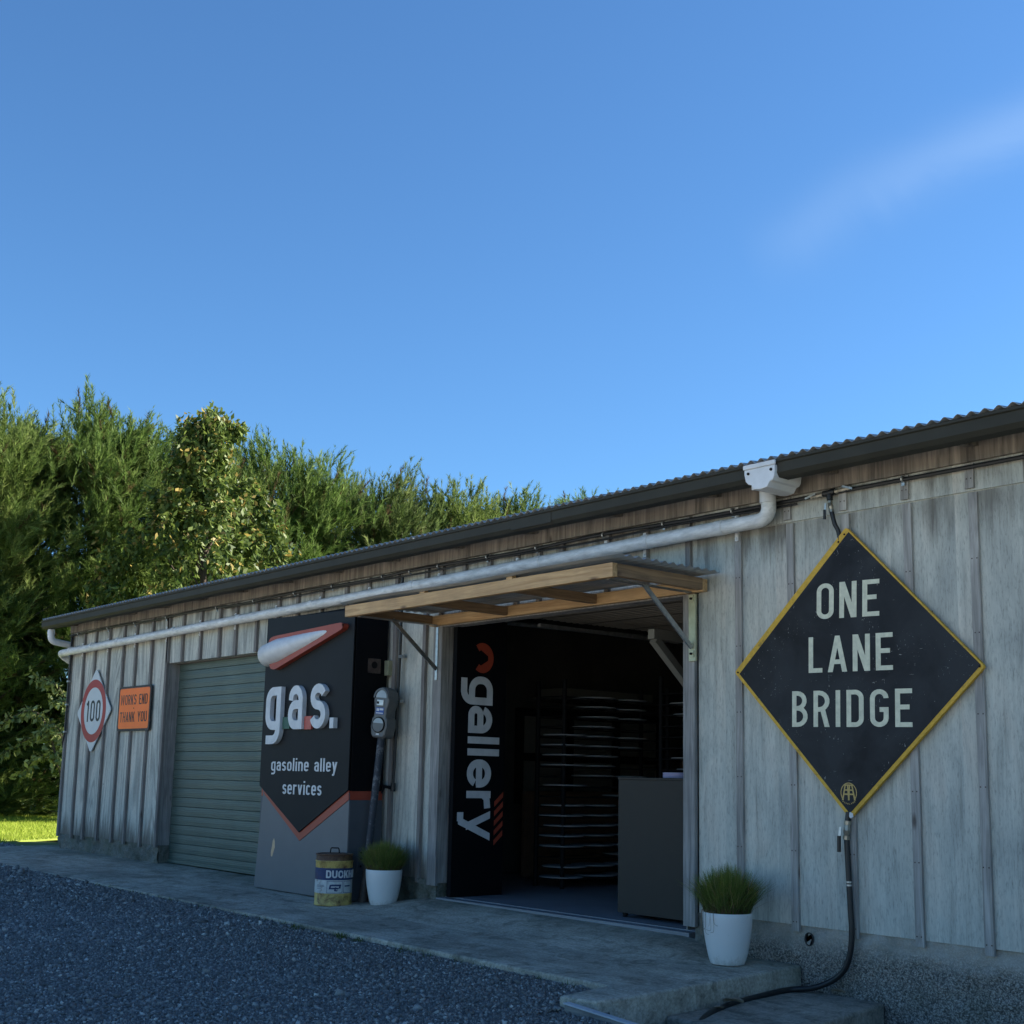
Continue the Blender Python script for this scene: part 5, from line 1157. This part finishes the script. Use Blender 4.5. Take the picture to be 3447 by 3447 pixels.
# ------------------------------------------------------------------ trees
def frames(d):
    d = d / np.linalg.norm(d, axis=1)[:, None]; ref = np.where(np.abs(d[:, 2:3]) > .95, np.array([[1., 0, 0]]), np.array([[0, 0, 1.]]))
    a = np.cross(d, ref); a /= np.linalg.norm(a, axis=1)[:, None]; return d, a, np.cross(d, a)
def she_oak(seed, H=9.2, Rm=1.75, nspray=5600, nn=44, fine=1.0):
    """fine-needled feathery sprays, clumped along side limbs; returns needle triangles and tints"""
    r = np.random.default_rng(seed); anchors, dirs, lens = [], [], []
    nb = 120                                   # side limbs; sprays cluster along them
    for i in range(nb):
        f = (i + r.uniform(0, 1)) / nb; z = .25 + (H - .9) * f; az = r.uniform(0, 2 * np.pi)
        R = Rm * (1.0 - .10 * f - .30 * max(0, f - .72) / .28) * r.uniform(.62, 1.15)
        rise = r.uniform(.15, .75) + .5 * f
        k = int(nspray / nb * (1.25 - .3 * f)); s = r.uniform(.1, 1.0, k) ** .7
        out = np.array([np.cos(az), np.sin(az), 0]); base = np.array([0, 0, z])
        p = base + out * (R * s)[:, None] + np.array([0, 0, 1]) * (R * rise * s ** 1.5 - .25 * R * s)[:, None] + r.normal(0, .17, (k, 3))
        d = out * (.75 - .25 * f) + np.array([0, 0, .55 + .8 * f]) + r.normal(0, .42, (k, 3)); anchors.append(p); dirs.append(d); lens.append(r.uniform(.32, .70, k))
    # leaders at the top
    k = 150; p = np.stack([r.normal(0, Rm * .55, k), r.normal(0, Rm * .55, k), np.zeros(k)], 1); p[:, 2] = H - .55 - .32 * (p[:, 0] ** 2 + p[:, 1] ** 2) / Rm + r.uniform(-.7, .3, k); anchors.append(p); dirs.append(np.stack([p[:, 0] * .18, p[:, 1] * .18, np.ones(k)], 1) + r.normal(0, .12, (k, 3))); lens.append(r.uniform(.5, .95, k))
    A = np.concatenate(anchors); Dd = np.concatenate(dirs); Ln = np.concatenate(lens); n = len(A)
    d, a, b = frames(Dd)
    t = r.uniform(0, 1, (n, nn)); th = r.uniform(0, 2 * np.pi, (n, nn)); op = r.uniform(.25, .62, (n, nn)); nl = r.uniform(.12, .25, (n, nn)) * (1.1 - .45 * t)
    root = A[:, None] + d[:, None] * (t * Ln[:, None])[..., None]
    nd = d[:, None] * np.cos(op)[..., None] + (a[:, None] * np.cos(th)[..., None] + b[:, None] * np.sin(th)[..., None]) * np.sin(op)[..., None]
    tip = root + nd * nl[..., None]; tip[..., 2] -= .10 * nl
    sd = np.cross(nd, r.normal(size=nd.shape)); sd /= np.linalg.norm(sd, axis=-1, keepdims=True); sd *= .0085 * fine
    V = np.stack([root - sd, root + sd, tip], 2).reshape(-1, 3, 3)
    g = r.uniform(0, 1, n); fresh = r.uniform(0, 1, n) < .22
    col = np.stack([.074 + .085 * g, .128 + .098 * g, .028 + .038 * g], 1); col[fresh] = col[fresh] * np.array([1.6, 1.45, 1.6])
    brown = r.uniform(0, 1, n) < .05; col[brown] = np.array([.10, .075, .035])
    return V, np.repeat(col, nn, 0)
def trunk_mesh(seed, H, r0):
    r = np.random.default_rng(seed); mb = MB(); pts = [(r.normal(0, .05) * i, r.normal(0, .05) * i, H * i / 6 * .93) for i in range(7)]
    mb.tube(spline(pts, 3), list(np.linspace(r0, .02, 19)), 9)
    for i in range(26):
        z = H * r.uniform(.06, .85); az = r.uniform(0, 6.28); l = r.uniform(.7, 1.5)
        mb.tube([(0, 0, z), (math.cos(az) * l * .5, math.sin(az) * l * .5, z + .18 * l), (math.cos(az) * l, math.sin(az) * l, z + .55 * l)], [r0 * .32, r0 * .2, .008], 6)
    return mb
GZ = -1.08
kinds = []
for sd, H, Rm in ((21, 9.2, 1.85), (22, 9.2, 1.65), (23, 9.2, 1.75)):
    V, tint = she_oak(sd, H, Rm)
    c = tris('crown', V, MT['needle'], tint); tm = trunk_mesh(sd, H, .13).build('trunk', MT['bark'], None, smooth=True); kinds.append((c, tm))
spots = [(-28.67, -2.84, 0.993, 'feathery she-oak cut by the left edge of the photo'),
         (-29.46, -0.26, 1.004, 'tallest feathery she-oak above the strip of sunlit lawn'),
         (-28.45, 2.43, 0.959, 'feathery she-oak rising over the far corner of the shed'),
         (-28.56, 4.95, 0.993, 'dense feathery she-oak between lawn corner and broadleaf tree'),
         (-28.78, 7.47, 0.949, 'dark she-oak directly behind the leafy broadleaf tree'),
         (-28.56, 10.04, 0.99, 'she-oak just right of the broadleaf tree'),
         (-28.34, 12.62, 0.955, 'second she-oak right of the broadleaf tree'),
         (-28.22, 15.31, 0.945, 'drab olive she-oak behind the gutter with open top'),
         (-28.22, 18.0, 0.97, 'she-oak with upright tips above the middle of the gutter'),
         (-28.0, 20.91, 1.035, 'last she-oak before the roof hides the row')]
used = set()
for i, (x, y, sc, lab) in enumerate(spots):
    k = (i * 2 + 1) % 3; c, tm = kinds[k]
    t = thing('she_oak', lab, 'tree', (x, y, GZ), 'row of she-oaks behind the shed')
    for src, nm in ((c, 'crown'), (tm, 'trunk')):
        o = src if k not in used else src.copy()
        if k in used: COL.objects.link(o)
        o.parent = t
    used.add(k); t.rotation_euler = (0, 0, 1.1 + i * 2.3); t.scale = (1.2, 1.2, sc)
# shaded undergrowth behind the row keeps the gaps dark
for i, (x, y, sc, lab) in enumerate(((-31.58, -1.72, 1.008, 'shaded she-oak behind the row beyond the lawn'), (-31.81, 3.66, 0.986, 'shaded she-oak behind the tallest two in the row'), (-31.7, 8.81, 0.956, 'shaded she-oak hidden behind the broadleaf tree'), (-31.58, 14.19, 0.828, 'shaded she-oak behind the drab olive one'))):
    c, tm = kinds[i % 3]; t = thing('she_oak', lab, 'tree', (x, y, GZ), 'second row of she-oaks')
    for src in (c, tm): o = src.copy(); COL.objects.link(o); o.parent = t
    t.rotation_euler = (0, 0, 4 + i * 1.7); t.scale = (1.15, 1.15, sc)

def leafy(seed, clumps, nleaf, size, tip_orange, dark=(.028, .055, .012), light=(.075, .12, .02), droop=.5):
    """leaf quads in whorls around twig ends; clumps: (pos, direction, spread)"""
    r = np.random.default_rng(seed); Vs, Cs = [], []
    for p, d, spread in clumps:
        k = nleaf; d = d / np.linalg.norm(d); pos = p + d * (r.uniform(-1, .35, k) * spread * 1.1)[:, None] + r.normal(0, spread * .34, (k, 3))
        ax = d * .35 + r.normal(0, .7, (k, 3)); ax[:, 2] -= droop; ax /= np.linalg.norm(ax, axis=1)[:, None]
        sd = np.cross(ax, r.normal(0, .5, (k, 3)) + np.array([0, 0, .6])); sd /= np.linalg.norm(sd, axis=1)[:, None]; nn_ = np.cross(ax, sd)
        L_ = size * r.uniform(.65, 1.25, k); W_ = L_ * .24
        mid = pos + ax * (L_ * .48)[:, None] + nn_ * (L_ * .06)[:, None]; tipp = pos + ax * L_[:, None] - nn_ * (L_ * .08)[:, None]
        Vs.append(np.stack([pos, mid - sd * W_[:, None], tipp, mid + sd * W_[:, None]], 1))
        g = r.uniform(0, 1, (k, 1)); c = np.array(dark) * (1 - g) + np.array(light) * g
        along = ((pos - p) @ d) / spread; hot = (along > .05) & (r.uniform(0, 1, k) < tip_orange); c[hot] = np.array([.33, .25, .07]) * r.uniform(.7, 1.2, (hot.sum(), 1))
        Cs.append(c)
    return np.concatenate(Vs), np.concatenate(Cs)
r = np.random.default_rng(31); clumps = []; limbs = []
for i in range(300):
    f = r.uniform(0, 1) ** .8; z = .8 + 7.05 * f; az = r.uniform(0, 2 * np.pi); lobe = 1 + .28 * math.sin(3 * az + 4.5 * f) + .18 * math.sin(7 * f * 6.28 / 3)
    R = 1.8 * math.sin(math.pi * min(1, .2 + .70 * f)) * lobe * r.uniform(.15, 1.05) ** .6 * (.72 if f > .8 else 1)
    p = np.array([math.cos(az) * R, math.sin(az) * R, z + r.normal(0, .12)]); d = np.array([math.cos(az) * .8, math.sin(az) * .8, .55 + .7 * f]) + r.normal(0, .2, 3); clumps.append((p, d, r.uniform(.16, .32))); limbs.append(p)
V, C = leafy(32, clumps, 100, .15, .22, (.05, .09, .02), (.165, .215, .048), .9)
bt = thing('broadleaf_tree', 'leafy broadleaf tree with orange young tips standing before the she-oaks', 'tree', (-24.64, 5.84, GZ)); bt.scale = (1.03, 1.03, 1.1)
o = quads('crown', V, MT['leaf'], C, bt)
mb = MB(); mb.tube(spline([(0, 0, 0), (.1, .05, 2), (-.05, .1, 4), (.05, 0, 6), (0, 0, 7.8)], 4), list(np.linspace(.13, .02, 17)), 9)
for p in limbs[::9]: mb.tube([(0, 0, max(.3, p[2] - .9 - .4 * np.hypot(p[0], p[1]))), tuple(p * np.array([.55, .55, 1]) - np.array([0, 0, .35])), tuple(p)], [.022, .014, .005], 5)
mb.v = [(x + -24.64, y + 5.84, z + GZ) for x, y, z in mb.v]; mb.build('trunk', MT['bark'], bt, smooth=True)

r = np.random.default_rng(77); clumps = []
for i in range(1500):
    y = r.uniform(-9, 26); z = 3.6 * r.uniform(0.02, 1) * (1 + .15 * math.sin(y * .8)); p = np.array([r.normal(0, .55), y, z]); clumps.append((p, np.array([.8, r.normal(0, .4), .5]), .38))
V, C = leafy(78, clumps, 26, .26, 0, (.012, .022, .006), (.03, .05, .012), .3)  # added foliage; near-black leaf colours stand in for shade under the trees
hg = thing('shade_filler', 'added dark foliage standing in for the shade beneath the she-oaks', 'shade_filler', (-34.2, 0, GZ)); quads('foliage', V, MT['leaf'], C, hg)

# arching shrub at the corner of the shed
r = np.random.default_rng(41); clumps = []; mb = MB(); sx, sy = -24.6, 3.45
arches = [((0, 0, 0), (-.55, -.5, 1.9), (-1.25, -1.05, 1.75)), ((0, 0, 0), (-.3, -.2, 2.2), (-.8, -.6, 2.65)), ((0, 0, 0), (-.5, -.4, 1.5), (-1.3, -1.0, 1.15)), ((0, 0, 0), (.1, -.1, 1.9), (.0, -.5, 2.2)), ((0, 0, 0), (-.2, -.4, 1.2), (-.7, -.8, .85)), ((0, 0, 0), (.3, .2, 1.7), (.5, .4, 2.1)), ((0, 0, 0), (-.1, -.3, 1.6), (-.45, -.55, 1.62)), ((0, 0, 0), (-.7, -.1, 1.6), (-1.5, -.4, 2.1)), ((0, 0, 0), (.2, .3, 1.2), (.4, .6, 1.3))]
for a in arches:
    sp = spline([Vector(p) for p in a], 9); mb.tube(sp, list(np.linspace(.02, .004, len(sp))), 6)
    for q in sp[7:]:
        d = (sp[-1] - sp[6]).normalized(); clumps.append((np.array(q), np.array(d), .11))
sb = thing('arching_shrub', 'pale leaved shrub with arching stems at the far corner of the shed', 'shrub', (sx, sy, GZ)); sb.scale = (1.12, 1.12, 1.1)
V, C = leafy(42, clumps, 13, .13, 0.0, (.14, .19, .06), (.36, .40, .17), .8); quads('foliage', V, MT['leaf'], C, sb)
mb.v = [(x + sx, y + sy, z + GZ) for x, y, z in mb.v]; mb.build('stem', MT['bark'], sb, smooth=True)
